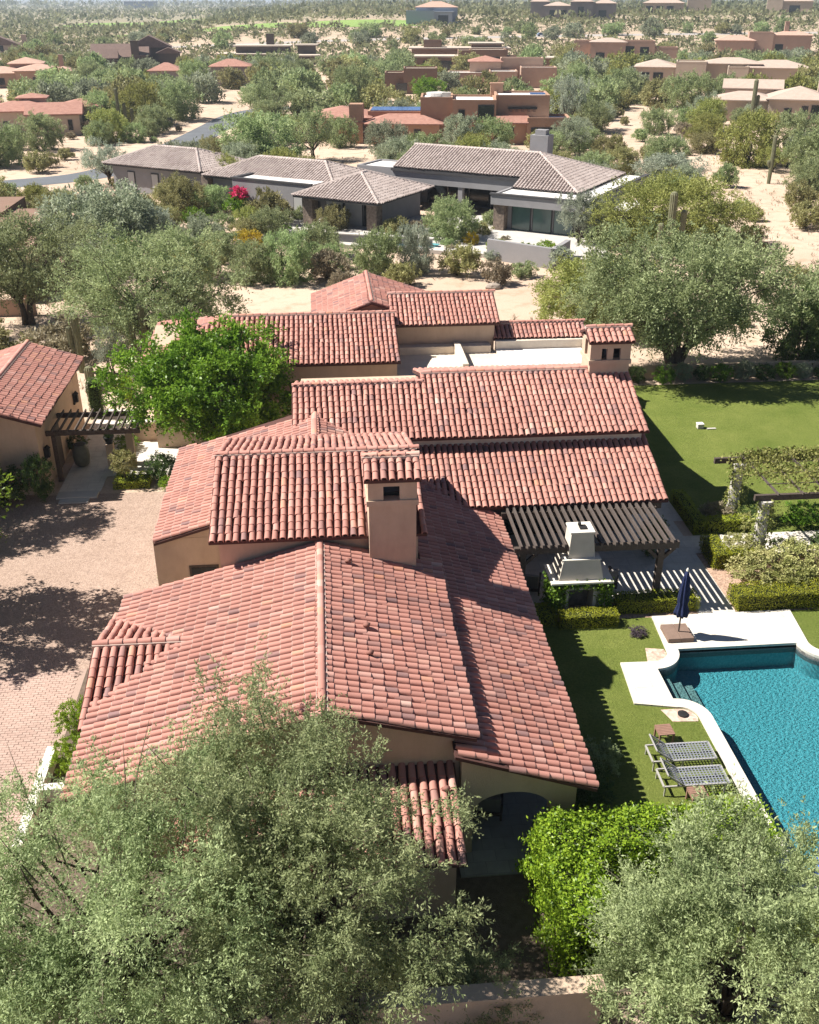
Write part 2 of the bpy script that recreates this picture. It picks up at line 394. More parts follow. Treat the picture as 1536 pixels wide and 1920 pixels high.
lane(smooth_path([(-160, 458), (-40, 462), (40, 470), (90, 478), (150, 486), (230, 492), (330, 500), (480, 512)], 8), 9, .03, 'far_road', mat('pale_far_road', (.40, .36, .33), .9, (.34, .31, .29), .1))
# golf fairways far behind
for nm, cx, cy, rx, ry in (('a', -150, 900, 52, 120), ('b', -112, 960, 34, 170), ('c', -40, 575, 34, 26), ('d', 22, 556, 40, 26), ('e', -96, 575, 26, 18)):
    n = 28; P = [(cx + rx * (1 + .12 * math.sin(3 * a + cx)) * math.cos(a), cy + ry * (1 + .15 * math.sin(2 * a + cy)) * math.sin(a)) for a in [2 * math.pi * i / n for i in range(n)]]
    b = MB(); b.add([(cx, cy, hz(cx, cy) + .6)] + [(x, y, hz(x, y) + .15) for x, y in P], [(0, i + 1, (i + 1) % n + 1) for i in range(n)])
    tag(b.build('fairway', FAIRWAY), kind='structure')
# far blue hills closing the horizon
b = MB(); n = 90
HR = [(-7800 + i * 15600 / n, 8600 - abs(i - n / 2) * 40) for i in range(n + 1)]
b.add([(x, y, -5) for x, y in HR] + [(x, y + 500, 26 + 34 * ss(1500, -5200, x) * (.5 + .5 * math.sin(x * .0011 + 1) * math.sin(x * .0043)) + 8 * math.sin(x * .006)) for x, y in HR] + [(x, y + 1500, -5) for x, y in HR],
      [(k * (n + 1) + i, k * (n + 1) + i + 1, (k + 1) * (n + 1) + i + 1, (k + 1) * (n + 1) + i) for k in (0, 1) for i in range(n)])
tag(b.build('hills', mat('hazy_hill', (.20, .19, .17), .95, (.16, .16, .14), .002), smooth=True), kind='structure')

# ------------------------------------------------------------------ driveway pavers (nearest 300 single, the rest one part)
drive = tag(bpy.data.objects.new('driveway', None), kind='structure'); col.objects.link(drive); drive.location = (-9.5, 20, 0)
PAVER = tile_mat('paver', [(0, (.40, .295, .245)), (.5, (.425, .315, .262)), (1, (.45, .34, .285))], .9)
PW, PH, PJ = .22, .11, .004
def paver_verts(w, h, t=.012):
    i = .005; x, y = w / 2 - PJ / 2, h / 2 - PJ / 2
    return np.array([(-x, -y, 0), (x, -y, 0), (x, y, 0), (-x, y, 0), (-x + i, -y + i, t), (x - i, -y + i, t), (x - i, y - i, t), (-x + i, y - i, t)], np.float32)
PF = np.array([(4, 5, 6, 7), (0, 1, 5, 4), (1, 2, 6, 5), (2, 3, 7, 6), (3, 0, 4, 7)], np.int32)
pv = paver_verts(PW, PH); rg = np.random.default_rng(3); spots = []
for j in range(int((27.85 - 14.5) / PH)):
    for i in range(int((14.6 - 8.6) / PW)):
        x = -14.6 + (i + .5 + .5 * (j % 2)) * PW + rg.normal() * .003; y = 14.5 + (j + .5) * PH + rg.normal() * .002
        if x < -8.72: spots.append((x, y, rg.normal() * .0025, rg.uniform(), rg.normal() * .012))
spots.sort(key=lambda s: (s[0] + 9.4) ** 2 * 1.5 + (s[1] - 21.0) ** 2)
pmeshes = [np_mesh('paver', pv, PF, PAVER, ('tcol', np.full(5, (k + .5) / 8)), flat=True) for k in range(8)]
for x, y, z, t, a in spots[:300]:
    o = inst('paver', pmeshes[int(t * 7.99)], drive); o.location = (x + 9.5, y - 20, .012 + z); o.rotation_euler = (0, 0, a)
rest = spots[300:]; M = len(rest)
V = np.concatenate([pv + np.array((x, y, .012 + z), np.float32) for x, y, z, t, a in rest])
F = (PF[None] + (np.arange(M) * 8)[:, None, None]).reshape(-1, 4)
o = inst('far_pavers', np_mesh('far_pavers', V, F, PAVER, ('tcol', np.repeat([s[3] for s in rest], 5)), flat=True)); attach(o, drive); tag(o, kind='stuff')

# ------------------------------------------------------------------ barrel tile roofs
def tile_template(w=.196, length=.44, seg=7, mortar=False):
    ru, rl, lift = w * .44, w * .5, .018
    an = [math.pi * i / seg for i in range(seg + 1)]
    ring = lambda r, y, z, h=1.0: [(-r * math.cos(a), y, z + r * h * math.sin(a) ** .72) for a in an]
    V = ring(ru, 0, .0) + ring(rl, length, lift) + ring(rl, length, lift) + ring(rl - .02, length, lift - .002)
    n = seg + 1
    F = [(i, i + 1, n + i + 1, n + i) for i in range(seg)] + [(2 * n + i, 2 * n + i + 1, 3 * n + i + 1, 3 * n + i) for i in range(seg)]
    mi = [0] * len(F)
    if mortar:
        k = len(V); V += ring(rl * .985, length - .004, lift - .002) + ring(rl * .955, length + .014, lift - .006)
        F += [(k + i, k + i + 1, k + n + i + 1, k + n + i) for i in range(seg)]; mi += [1] * seg
    V = np.array(V, np.float32); V[:, 0] *= -1            # outward faces
    return V, np.array(F, np.int32)[:, ::-1], np.array(mi, np.int32)
T_PLAIN, T_MORTAR = tile_template(), tile_template(mortar=True)
T_LOW = tile_template(.30, .50, 3)
def inside(px, py, poly):
    r = np.zeros(px.shape, bool); n = len(poly)
    for i in range(n):
        (x0, y0), (x1, y1) = poly[i], poly[(i + 1) % n]
        if y0 == y1: continue
        r ^= ((y0 > py) != (y1 > py)) & (px < (x1 - x0) * (py - y0) / (y1 - y0) + x0)
    return r
class Roof:
    """collects the slopes of one house: slabs now, tiles at the end"""
    def __init__(s, parent, seed, sp=.245, ex=.335, thick=.10, m=PAN, sm='roof_slope', world=True):
        s.p, s.rng, s.sp, s.ex, s.thick, s.m, s.sm = parent, np.random.default_rng(seed), sp, ex, thick, m, sm
        s.mats, s.kind, s.tc = [], [], []
    def slope(s, pts, mortar=False, holes=(), slab=True, tiles=True):
        P = [Vector(p) for p in pts]
        n = (P[1] - P[0]).cross(P[2] - P[0]).normalized()
        if n.z < 0: n = -n; P.reverse()
        d = (Vector((0, 0, -1)) + n * n.z).normalized(); a = d.cross(n).normalized()
        if slab:
            b = MB(); k = len(P); t = Vector((0, 0, s.thick))
            b.add([p for p in P] + [p - t for p in P], [tuple(range(k)), tuple(range(2 * k - 1, k - 1, -1))] + [(k + i, k + (i + 1) % k, (i + 1) % k, i) for i in range(k)])
            b.build(s.sm, s.m, s.p)
        if not tiles: return
        poly = [(p.dot(a), p.dot(d)) for p in P]; c0 = n.dot(P[0])
        us = [q[0] for q in poly]; vs_ = [q[1] for q in poly]
        nc = max(1, round((max(us) - min(us)) / s.sp)); sp = (max(us) - min(us)) / nc
        U = min(us) + (np.arange(nc) + .5) * sp
        nr = int((max(vs_) - min(vs_)) / s.ex) + 2
        W = max(vs_) - np.arange(nr) * s.ex
        uu, ww = np.meshgrid(U, W); uu = uu.ravel(); ww = ww.ravel()
        ok = inside(uu, ww - .17, poly)
        for h in holes: ok &= ~inside(uu, ww - .17, [(Vector(p).dot(a), Vector(p).dot(d)) for p in h])
        A, D, Nn = np.array(a), np.array(d), np.array(n)
        for u, w_ in zip(uu[ok], ww[ok]):
            j = s.rng.normal(size=3) * (.007, .014, .018); j[0] += .012 * math.sin(w_ * 1.1 + u * .7) + .006 * math.sin(u * 3.3); j[1] += .020 * math.sin(u * .9 + w_ * .5)
            x = A * math.cos(j[2]) + D * math.sin(j[2]); y = D * math.cos(j[2]) - A * math.sin(j[2])
            o = A * (u + j[0]) + D * (w_ - .40 + j[1]) + Nn * (c0 + .012 + abs(s.rng.normal()) * .004)
            s.mats.append((x, y, Nn, o)); s.kind.append(mortar); s.tc.append(float(np.clip(.52 + .19 * s.rng.normal() + .10 * math.sin(u * .8 + w_ * 1.7) * math.sin(w_ * .9 + 2), 0, .9)) if s.rng.uniform() < .76 else s.rng.uniform())
    def ridge(s, a, b, w=1.0, strip=True):
        a, b = Vector(a), Vector(b); L = (b - a).length; d = (b - a).normalized(); x = d.cross(Vector((0, 0, 1))).normalized(); n = x.cross(d)
        k = max(1, int(L / .36))
        for i in range(k):
            o = a + d * (L * i / k) + n * .05
            s.mats.append((np.array(x) * w * 1.15, np.array(d), np.array(n) * 1.1, np.array(o))); s.kind.append(True); s.tc.append(s.rng.uniform(.3, 1))
        if strip:
            t = MB(); t.beam(a + n * .03, b + n * .03, .29, .10); t.build('ridge_mortar', MORTAR, s.p)
    def finish(s, singles, tmat, cam_pick=None, low=None):
        k = len(s.mats)
        X = np.array([m[0] for m in s.mats]); Y = np.array([m[1] for m in s.mats]); Z = np.array([m[2] for m in s.mats]); O = np.array([m[3] for m in s.mats])
        tc = np.array(s.tc); kd = np.array(s.kind); one = np.zeros(k, bool)
        if singles:
            sc_ = cam_pick(O, Y, Z); idx = np.argsort(-sc_)[:singles]; one[idx] = True
            protos = {}
            loc = np.array(s.p.location)
            for i in idx:
                key = (bool(kd[i]), int(tc[i] * 11.99))
                if key not in protos:
                    t = T_MORTAR if key[0] else T_PLAIN
                    protos[key] = np_mesh('roof_tile', t[0], t[1], [tmat, MORTAR], ('tcol', np.full(len(t[1]), (key[1] + .5) / 12)), t[2])
                o = inst('roof_tile', protos[key], s.p)
                x, y, z, q = X[i], Y[i], Z[i], O[i] - loc
                o.matrix_local = Matrix(((x[0], y[0], z[0], q[0]), (x[1], y[1], z[1], q[1]), (x[2], y[2], z[2], q[2]), (0, 0, 0, 1)))
        VV, FF, TT, MM = [], [], [], []; off = 0
        for flag, t in ((False, low or T_PLAIN), (True, low or T_MORTAR)):
            sel = (kd == flag) & ~one; m = int(sel.sum())
            if not m: continue
            T = t[0]
            V = (T[None, :, 0:1] * X[sel][:, None] + T[None, :, 1:2] * Y[sel][:, None] + T[None, :, 2:3] * Z[sel][:, None] + O[sel][:, None])
            F = t[1][None] + (off + np.arange(m) * len(T))[:, None, None]
            VV.append(V.reshape(-1, 3)); FF.append(F.reshape(-1, 4)); TT.append(np.repeat(tc[sel], len(t[1]))); MM.append(np.tile(t[2], m)); off += m * len(T)
        me = np_mesh('roof_tiling', np.concatenate(VV), np.concatenate(FF), [tmat, MORTAR], ('tcol', np.concatenate(TT)), np.concatenate(MM))
        o = inst('roof_tiling', me); attach(o, s.p); tag(o, kind='stuff')

CAMP = np.array((0, 0, 20.0))
def project(P):
    th = R(5); x = P[:, 0] * math.cos(th) - P[:, 1] * math.sin(th); y = P[:, 0] * math.sin(th) + P[:, 1] * math.cos(th)
    zc = y * math.cos(PITCH) + (20 - P[:, 2]) * math.sin(PITCH); yc = (20 - P[:, 2]) * math.cos(PITCH) - y * math.sin(PITCH)
    return 768 + 1850 * x / zc, 960 + 1850 * yc / zc, zc
def pick_visible(region):
    def f(O, Y, Z):
        px, py, zc = project(O); v = CAMP - O; dist = np.linalg.norm(v, axis=1)
        face = (v * Z).sum(1) / dist
        s = 1000 / dist * np.clip(face, .05, 1)
        return np.where((px > 5) & (px < 1531) & (py > 5) & (py < 1915) & region(px, py, O), s, -1)
    return f

# ------------------------------------------------------------------ the villa
villa = thing('villa', 'large tan stucco villa under many red barrel tile roofs, filling the middle', 'house', (0, 30, 0))
RV = Roof(villa, 11)
# front wing A (ridge runs towards the camera)
AX, AZ, AS = -.45, 4.76, .27
za = lambda x: AZ - AS * abs(x - AX)
RV.slope([(AX, 18.9, AZ), (AX, 27.42, AZ), (-6.65, 27.42, za(-6.65)), (-6.65, 18.3, za(-6.65)), (-3.9, 18.3, za(-3.9)), (-3.9, 18.9, za(-3.9))], mortar=True,
         holes=([(-7.0, 21.5, 2.95), (-7.0, 26.2, 2.95), (-4.4, 23.85, 3.65)],))
RV.slope([(AX, 18.9, AZ), (3.33, 18.9, za(3.33)), (3.33, 27.42, za(3.33)), (AX, 27.42, AZ)], mortar=True)
RV.ridge((AX, 18.9, AZ), (AX, 27.4, AZ))
# little cross gable B on the left slope
zb = lambda y: 3.69 - .29 * abs(y - 23.85)
RV.slope([(-6.95, 23.85, 3.69), (-4.2, 23.85, 3.69), (-6.95, 21.15, zb(21.15))])
RV.slope([(-6.95, 23.85, 3.69), (-6.95, 26.5, zb(26.5)), (-4.2, 23.85, 3.69)])
RV.ridge((-6.95, 23.85, 3.70), (-4.15, 23.85, 3.70))
# loggia roof L, falling to the right
zl = lambda x: 2.36 + .318 * (6.36 - x)
zf = lambda y: 2.82 + .366 * (y - 33.1)
vy = lambda x: 33.1 + (zl(x) - 2.82) / .366
RV.slope([(2.75, 18.55, zl(2.75)), (6.36, 18.35, zl(6.36)), (6.36, 32.9, zl(6.36)), (2.75, vy(2.75), zl(2.75))], mortar=True)
RV.ridge((6.30, 33.0, zl(6.3) + .02), (2.9, vy(2.9) - .1, zl(2.9) + .02), .8, False)
# centre gable C, ridge across
RV.slope([(-3.9, 27.25, 5.02), (2.95, 27.25, 5.02), (2.95, 31.0, 6.27), (-3.9, 31.0, 6.27)], holes=[[(1.05, 26.5, 5), (2.62, 26.5, 5), (2.62, 28.3, 5.3), (1.05, 28.3, 5.3)]])
RV.slope([(-3.9, 31.0, 6.27), (2.95, 31.0, 6.27), (2.95, 34.8, 5.22), (-3.9, 34.8, 5.22)])
RV.ridge((-3.9, 31.0, 6.28), (2.95, 31.0, 6.28))
# left wing D, ridge towards the camera
RV.slope([(-.57, 30.45, 5.02), (-.57, 37.5, 5.02), (-6.22, 38.5, 3.32), (-6.22, 30.45, 3.32)], mortar=True, slab=False)
MB().add([(-.57, 30.45, 5.0), (-.57, 38.5, 5.0), (-6.22, 38.5, 3.3), (-6.22, 30.45, 3.3), (-.57, 30.45, 4.9), (-.57, 38.5, 4.9), (-6.22, 38.5, 3.2), (-6.22, 30.45, 3.2)],
         [(0, 1, 2, 3), (7, 6, 5, 4), (3, 2, 6, 7), (0, 3, 7, 4), (2, 1, 5, 6)]).build('roof_slope', PAN, villa)
RV.slope([(-.57, 33.0, 5.02), (2.4, 33.0, 4.13), (2.4, 35.2, 4.13), (-.57, 37.5, 5.02)], mortar=True)
RV.ridge((-.57, 30.5, 5.03), (-.57, 37.5, 5.03))
# great hall E, ridge across, and its lean-to F
ze = lambda y: 4.50 + .37 * (y - 36.0)
RV.slope([(-1.5, 36.0, 4.5), (12.92, 36.0, 4.5), (12.92, 39.72, ze(39.72)), (3.95, 39.72, ze(39.72)), (3.7, 39.2, ze(39.2)), (-1.5, 39.2, ze(39.2))])
RV.slope([(3.95, 39.72, ze(39.72)), (12.92, 39.72, ze(39.72)), (12.92, 43.6, 4.7), (3.95, 43.6, 4.7)])
RV.slope([(-1.5, 39.2, ze(39.2)), (3.95, 39.2, ze(39.2)), (3.95, 42.6, 4.6), (-1.5, 42.6, 4.6)])
RV.ridge((3.95, 39.72, 5.89), (11.1, 39.72, 5.89)); RV.ridge((-1.5, 39.2, 5.69), (3.9, 39.2, 5.69))
RV.slope([(2.75, 33.1, 2.82), (12.96, 33.1, 2.82), (12.96, 36.42, zf(36.42)), (2.75, 36.42, zf(36.42))])
# back wings H
RV.slope([(-9.0, 46.0, 4.3), (3.6, 46.0, 4.3), (3.6, 49.9, 5.62), (-5.2, 49.9, 5.62)])
RV.slope([(-9.0, 46.0, 4.3), (-5.2, 49.9, 5.62), (-9.0, 53.8, 4.3)], mortar=True)
RV.slope([(3.6, 49.9, 5.62), (3.6, 53.8, 4.3), (-9.0, 53.8, 4.3), (-5.2, 49.9, 5.62)])
RV.ridge((-5.2, 49.9, 5.63), (3.6, 49.9, 5.63))
RV.slope([(3.4, 50.15, 4.87), (9.2, 50.15, 4.87), (9.2, 52.7, 5.84), (3.4, 52.7, 5.84)])
RV.slope([(3.4, 52.7, 5.84), (9.2, 52.7, 5.84), (9.2, 55.2, 4.87), (3.4, 55.2, 4.87)])
RV.ridge((3.4, 52.7, 5.85), (9.2, 52.7, 5.85))
RV.slope([(2.5, 51.5, 5.75), (2.5, 57.9, 5.75), (-.7, 57.9, 4.55), (-.7, 51.5, 4.55)], mortar=True)
RV.slope([(2.5, 51.5, 5.75), (6.5, 51.5, 4.40), (6.5, 57.9, 4.40), (2.5, 57.9, 5.75)], mortar=True)
RV.ridge((2.5, 51.6, 5.76), (2.5, 57.9, 5.76))
RV.slope([(8.9, 50.35, 3.95), (14.0, 50.35, 3.95), (14.0, 51.5, 4.42), (8.9, 51.5, 4.42)])
RV.ridge((8.9, 51.5, 4.44), (14.0, 51.5, 4.44))
RV.slope([(8.9, 51.5, 4.42), (14.0, 51.5, 4.42), (14.0, 53.6, 3.7), (8.9, 53.6, 3.7)])
# front lean-to, falling towards the camera
RV.slope([(-4.1, 16.55, 2.02), (2.82, 16.55, 2.02), (2.82, 19.2, 2.82), (-4.1, 19.2, 2.82)])

def wall_box(x0, x1, y0, y1, z1, z0=0, m=STUCCO, name='wall'): return MB().box(x0, x1, y0, y1, z0, z1).build(name, m, villa)
def gable_wall(x0, x1, y0, y1, ze_, zr, axis='y', xr=None, m=STUCCO):
    """house body with a gabled top; axis = direction of the ridge"""
    b = MB()
    if axis == 'y':
        xm = xr if xr is not None else (x0 + x1) / 2; prof = [(x0, 0), (x1, 0), (x1, ze_[1]), (xm, zr), (x0, ze_[0])]
        vs_ = [(x, y, z) for y in (y0, y1) for x, z in prof]
    else:
        ym = xr if xr is not None else (y0 + y1) / 2; prof = [(y0, 0), (y1, 0), (y1, ze_[1]), (ym, zr), (y0, ze_[0])]
        vs_ = [(x, y, z) for x in (x1, x0) for y, z in prof]
    b.add(vs_, [(0, 1, 2, 3, 4), (9, 8, 7, 6, 5)] + [(i, i + 5, (i + 1) % 5 + 5, (i + 1) % 5) for i in range(5)])
    return b.build('wall', m, villa)
gable_wall(-6.35, 2.95, 19.15, 27.3, (2.95, 3.55), 4.55, 'y', AX)                 # A
gable_wall(-6.62, -4.5, 21.9, 25.8, (2.95, 2.95), 3.5, 'x')                       # B
gable_wall(-3.62, 2.68, 27.5, 34.5, (4.9, 5.15), 6.08, 'x', 31.0)                 # C
MB().add([(-5.9, y, z) for y in (30.75, 38.2) for z in (0, 3.25)] + [(-.6, y, z) for y in (30.75, 38.2) for z in (0, 4.8)],
         [(0, 1, 5, 4), (2, 6, 7, 3), (0, 2, 3, 1), (4, 5, 7, 6)]).build('wall', STUCCO, villa)   # D
gable_wall(-1.2, 12.62, 36.45, 43.2, (4.5, 4.6), 5.5, 'x', 39.4)                  # E
gable_wall(-8.6, 3.45, 46.4, 53.4, (4.2, 4.2), 5.3, 'x')                          # H1
gable_wall(3.7, 8.95, 50.5, 54.9, (4.8, 4.8), 5.65, 'x')                          # H2
gable_wall(-.4, 6.2, 52.0, 57.6, (4.4, 4.25), 5.55, 'y', 2.5)                     # H3
# side post of E over the lean-to, white parapet court H4
wall_box(8.98, 13.9, 43.3, 50.3, 3.42, m=STUCCO_W, name='flat_roof_block')
MB().box(9.0, 13.6, 43.4, 50.1, 3.43, 3.47).build('flat_roof', WHITEROOF, villa)
for q in ((8.98, 13.9, 50.05, 50.3), (13.65, 13.9, 43.3, 50.05)): MB().box(*q, 3.42, 3.92).build('parapet', STUCCO_W, villa)
MB().box(3.5, 8.97, 43.3, 50.45, 0, 3.35).build('flat_roof_block', STUCCO_W, villa)
MB().box(3.6, 8.7, 49.9, 50.44, 3.35, 3.75).build('parapet', STUCCO_W, villa)
MB().box(6.75, 7.05, 46.6, 50.2, 3.35, 3.9).build('parapet', STUCCO_W, villa)
wall_box(12.3, 13.88, 43.25, 52.5, 3.3)
# cream fascia under the hall eave
MB().box(2.9, 12.7, 36.30, 36.44, 4.02, 4.30).build('fascia', STUCCO_W, villa)
MB().box(2.9, 12.75, 33.22, 33.36, 2.42, 2.66).build('fascia', WOOD, villa)
# lower body below F (shade side of the pergola) with glazed doors
wall_box(2.9, 12.55, 35.9, 36.4, 3.7)
for k in range(4):
    x = 7.0 + k * 1.35
    d = MB().box(x, x + 1.2, 35.84, 35.93, .06, 2.35).build('glass_door', WOOD, villa)
    MB().box(x + .1, x + 1.1, 35.82, 35.86, .2, 2.25).build('pane', GLASS, d)
# D window
w_ = MB().box(-5.15, -4.12, 30.70, 30.80, .75, 2.2).build('window', WOOD, villa)
o = MB().box(-5.07, -4.2, 30.68, 30.72, .83, 2.12).build('pane', GLASS, w_)
wall_box(-6.3, -3.7, 30.74, 30.98, 3.32)
# A gable front, side wall of the front lean-to
wall_box(-3.8, 2.6, 16.85, 19.1, 2.0)
MB().add([(2.6, 16.85, 2.0), (2.6, 19.1, 2.0), (2.6, 19.1, 2.68), (-3.8, 16.85, 2.0), (-3.8, 19.1, 2.0), (-3.8, 19.1, 2.68)], [(0, 1, 2), (3, 5, 4), (0, 2, 5, 3)]).build('wall', STUCCO, villa)
# loggia: front wall with an arch, piers towards the lawn
def arch_wall(x0, x1, y, t, zl_, zr_, ax0, ax1, spring, rise, name='arch_wall', axis='x'):
    n = 14; xm = (ax0 + ax1) / 2; a = (ax1 - ax0) / 2
    A = [(xm - a * math.cos(math.pi * i / n), spring + rise * math.sin(math.pi * i / n)) for i in range(n + 1)]
    prof = [(x0, 0), (ax0, 0)] + A + [(ax1, 0), (x1, 0), (x1, zr_), (x0, zl_)]
    mb = MB(); mb.prism(prof, 0, t)
    if axis == 'x': mb.v = [(u, y + t - w, v) for u, v, w in mb.v]
    else: mb.v = [(y + w, u, v) for u, v, w in mb.v]
    return mb.build(name, STUCCO, villa)
arch_wall(2.95, 5.95, 18.75, .35, zl(2.95) - .16, zl(5.95) - .16, 3.28, 5.30, 1.45, .62)
arch_wall(19.12, 30.0, 5.60, .3, 2.4, 2.4, 19.6, 22.6, 1.5, .6, axis='y')
for k in range(2): MB().box(5.55, 5.95, 23.4 + 3.2 * k, 23.9 + 3.2 * k, 0, 2.42).build('pier', STUCCO, villa)
wall_box(2.72, 5.9, 30.0, 30.3, 2.42)
MB().box(2.96, 5.5, 19.2, 29.9, 2.38, 2.44).build('ceiling', WOOD, villa)

# chimneys
def chimney(x0, x1, y0, y1, zb_, zled, zcap, ridge_up, ops, seed):
    cx = (x0 + x1) / 2; dy = (y1 - y0) / 2; ym = (y0 + y1) / 2
    c = MB().box(x0, x1, y0, y1, zb_, zled - .12).build('chimney', STUCCO, villa)
    q = lambda b, n, m: b.build(n, m, c)
    q(MB().box(x0 - .07, x1 + .07, y0 - .07, y1 + .07, zled - .12, zled + .06), 'ledge', STUCCO)
    xs = [x0 - .02] + [v for o_ in ops for v in o_[:2]] + [x1 + .02]
    z0, z1 = zled + .06, zcap
    for yy0, yy1 in ((y0 - .02, y0 + .16), (y1 - .16, y1 + .02)):
        for i in range(0, len(xs), 2): q(MB().box(xs[i], xs[i + 1], yy0, yy1, z0, z1), 'hood_wall', STUCCO)
        for o_ in ops: q(MB().box(o_[0], o_[1], yy0, yy1, o_[2], z1), 'hood_lintel', STUCCO)
    for xx0, xx1 in ((x0 - .02, x0 + .14), (x1 - .14, x1 + .02)):
        e = (y1 - y0 - .32) * .3; q(MB().box(xx0, xx1, y0 + .16, y0 + .16 + e, z0, z1), 'hood_wall', STUCCO); q(MB().box(xx0, xx1, y1 - .16 - e, y1 - .16, z0, z1), 'hood_wall', STUCCO)
    q(MB().box(x0 + .14, x1 - .14, y0 + .3, y1 - .3, z0, z0 + .12), 'flue', BLACKMETAL)
    q(MB().box(x0 - .05, x1 + .05, y0 - .05, y1 + .05, z1, z1 + .06), 'cap_slab', STUCCO)
    zr = zcap + .07 + ridge_up
    RV.slope([(x0 - .14, y0 - .16, zcap + .08), (x1 + .14, y0 - .16, zcap + .08), (x1 + .14, ym, zr), (x0 - .14, ym, zr)])
    RV.slope([(x0 - .14, ym, zr), (x1 + .14, ym, zr), (x1 + .14, y1 + .16, zcap + .08), (x0 - .14, y1 + .16, zcap + .08)])
    RV.ridge((x0 - .14, ym, zr + .01), (x1 + .14, ym, zr + .01))
chimney(1.10, 2.56, 26.85, 28.2, 3.2, 6.40, 7.12, .38, [(1.55, 2.05, 6.92)], 1)
chimney(11.15, 12.85, 39.35, 40.75, 4.6, 6.35, 7.16, .36, [(11.62, 11.86, 6.92), (12.12, 12.44, 6.92)], 2)
# roof vents
for x, y in ((.75, 22.9), (.78, 21.6), (.35, 26.3), (2.45, 18.35)):
    z = za(x) if y > 18.9 else 2.55
    v = MB().tube([(x, y, z), (x, y, z + .15), (x + .05, y - .03, z + .2), (x + .13, y - .07, z + .19)], [.06, .06, .075, .075], 8).build('roof_vent', mat('vent_clay', (.26, .12, .095), .8), villa, True)
# wall lamp on C corner side
RV.finish(300, TILE, pick_visible(lambda px, py, O: (py > 1030) & ~((px < 830) & (py > 1300))))

# ------------------------------------------------------------------ the guest house on the left
guest = thing('guest_house', 'tan stucco guest house with pink tile gable roof at the left edge', 'house', (-15.2, 46, 0))
RG = Roof(guest, 5)
RG.slope([(-15.25, 41.25, 4.37), (-12.58, 41.25, 3.5), (-12.58, 50.45, 3.5), (-15.25, 50.45, 4.37)], mortar=True)
RG.slope([(-15.25, 41.25, 4.37), (-15.25, 50.45, 4.37), (-19.2, 50.45, 3.1), (-19.2, 41.25, 3.1)], mortar=True)
RG.ridge((-15.25, 41.25, 4.38), (-15.25, 50.45, 4.38))
b = MB(); b.add([(x, y, z) for y in (41.6, 50.1) for x, z in ((-18.8, 0), (-12.95, 0), (-12.95, 3.42), (-15.25, 4.2), (-18.8, 3.05))],
                [(0, 1, 2, 3, 4), (9, 8, 7, 6, 5)] + [(i, i + 5, (i + 1) % 5 + 5, (i + 1) % 5) for i in range(5)]); b.build('wall', STUCCO, guest)
for y, z in ((42.3, 1.75), (48.6, 2.0)):
    l = MB().box(-12.94, -12.70, y - .11, y + .11, z - .2, z + .22).lathe([(.02, 0), (.15, .02), (.02, .16)], 6, (-12.78, y, z + .22)).box(-12.94, -12.86, y - .16, y + .16, z - .32, z - .2).build('wall_lantern', BLACKMETAL, guest)
RG.finish(300, TILE, pick_visible(lambda px, py, O: px > 0))
d = MB().box(-12.95, -12.90, 44.0, 45.1, 0, 2.2).build('door', WOOD, guest)

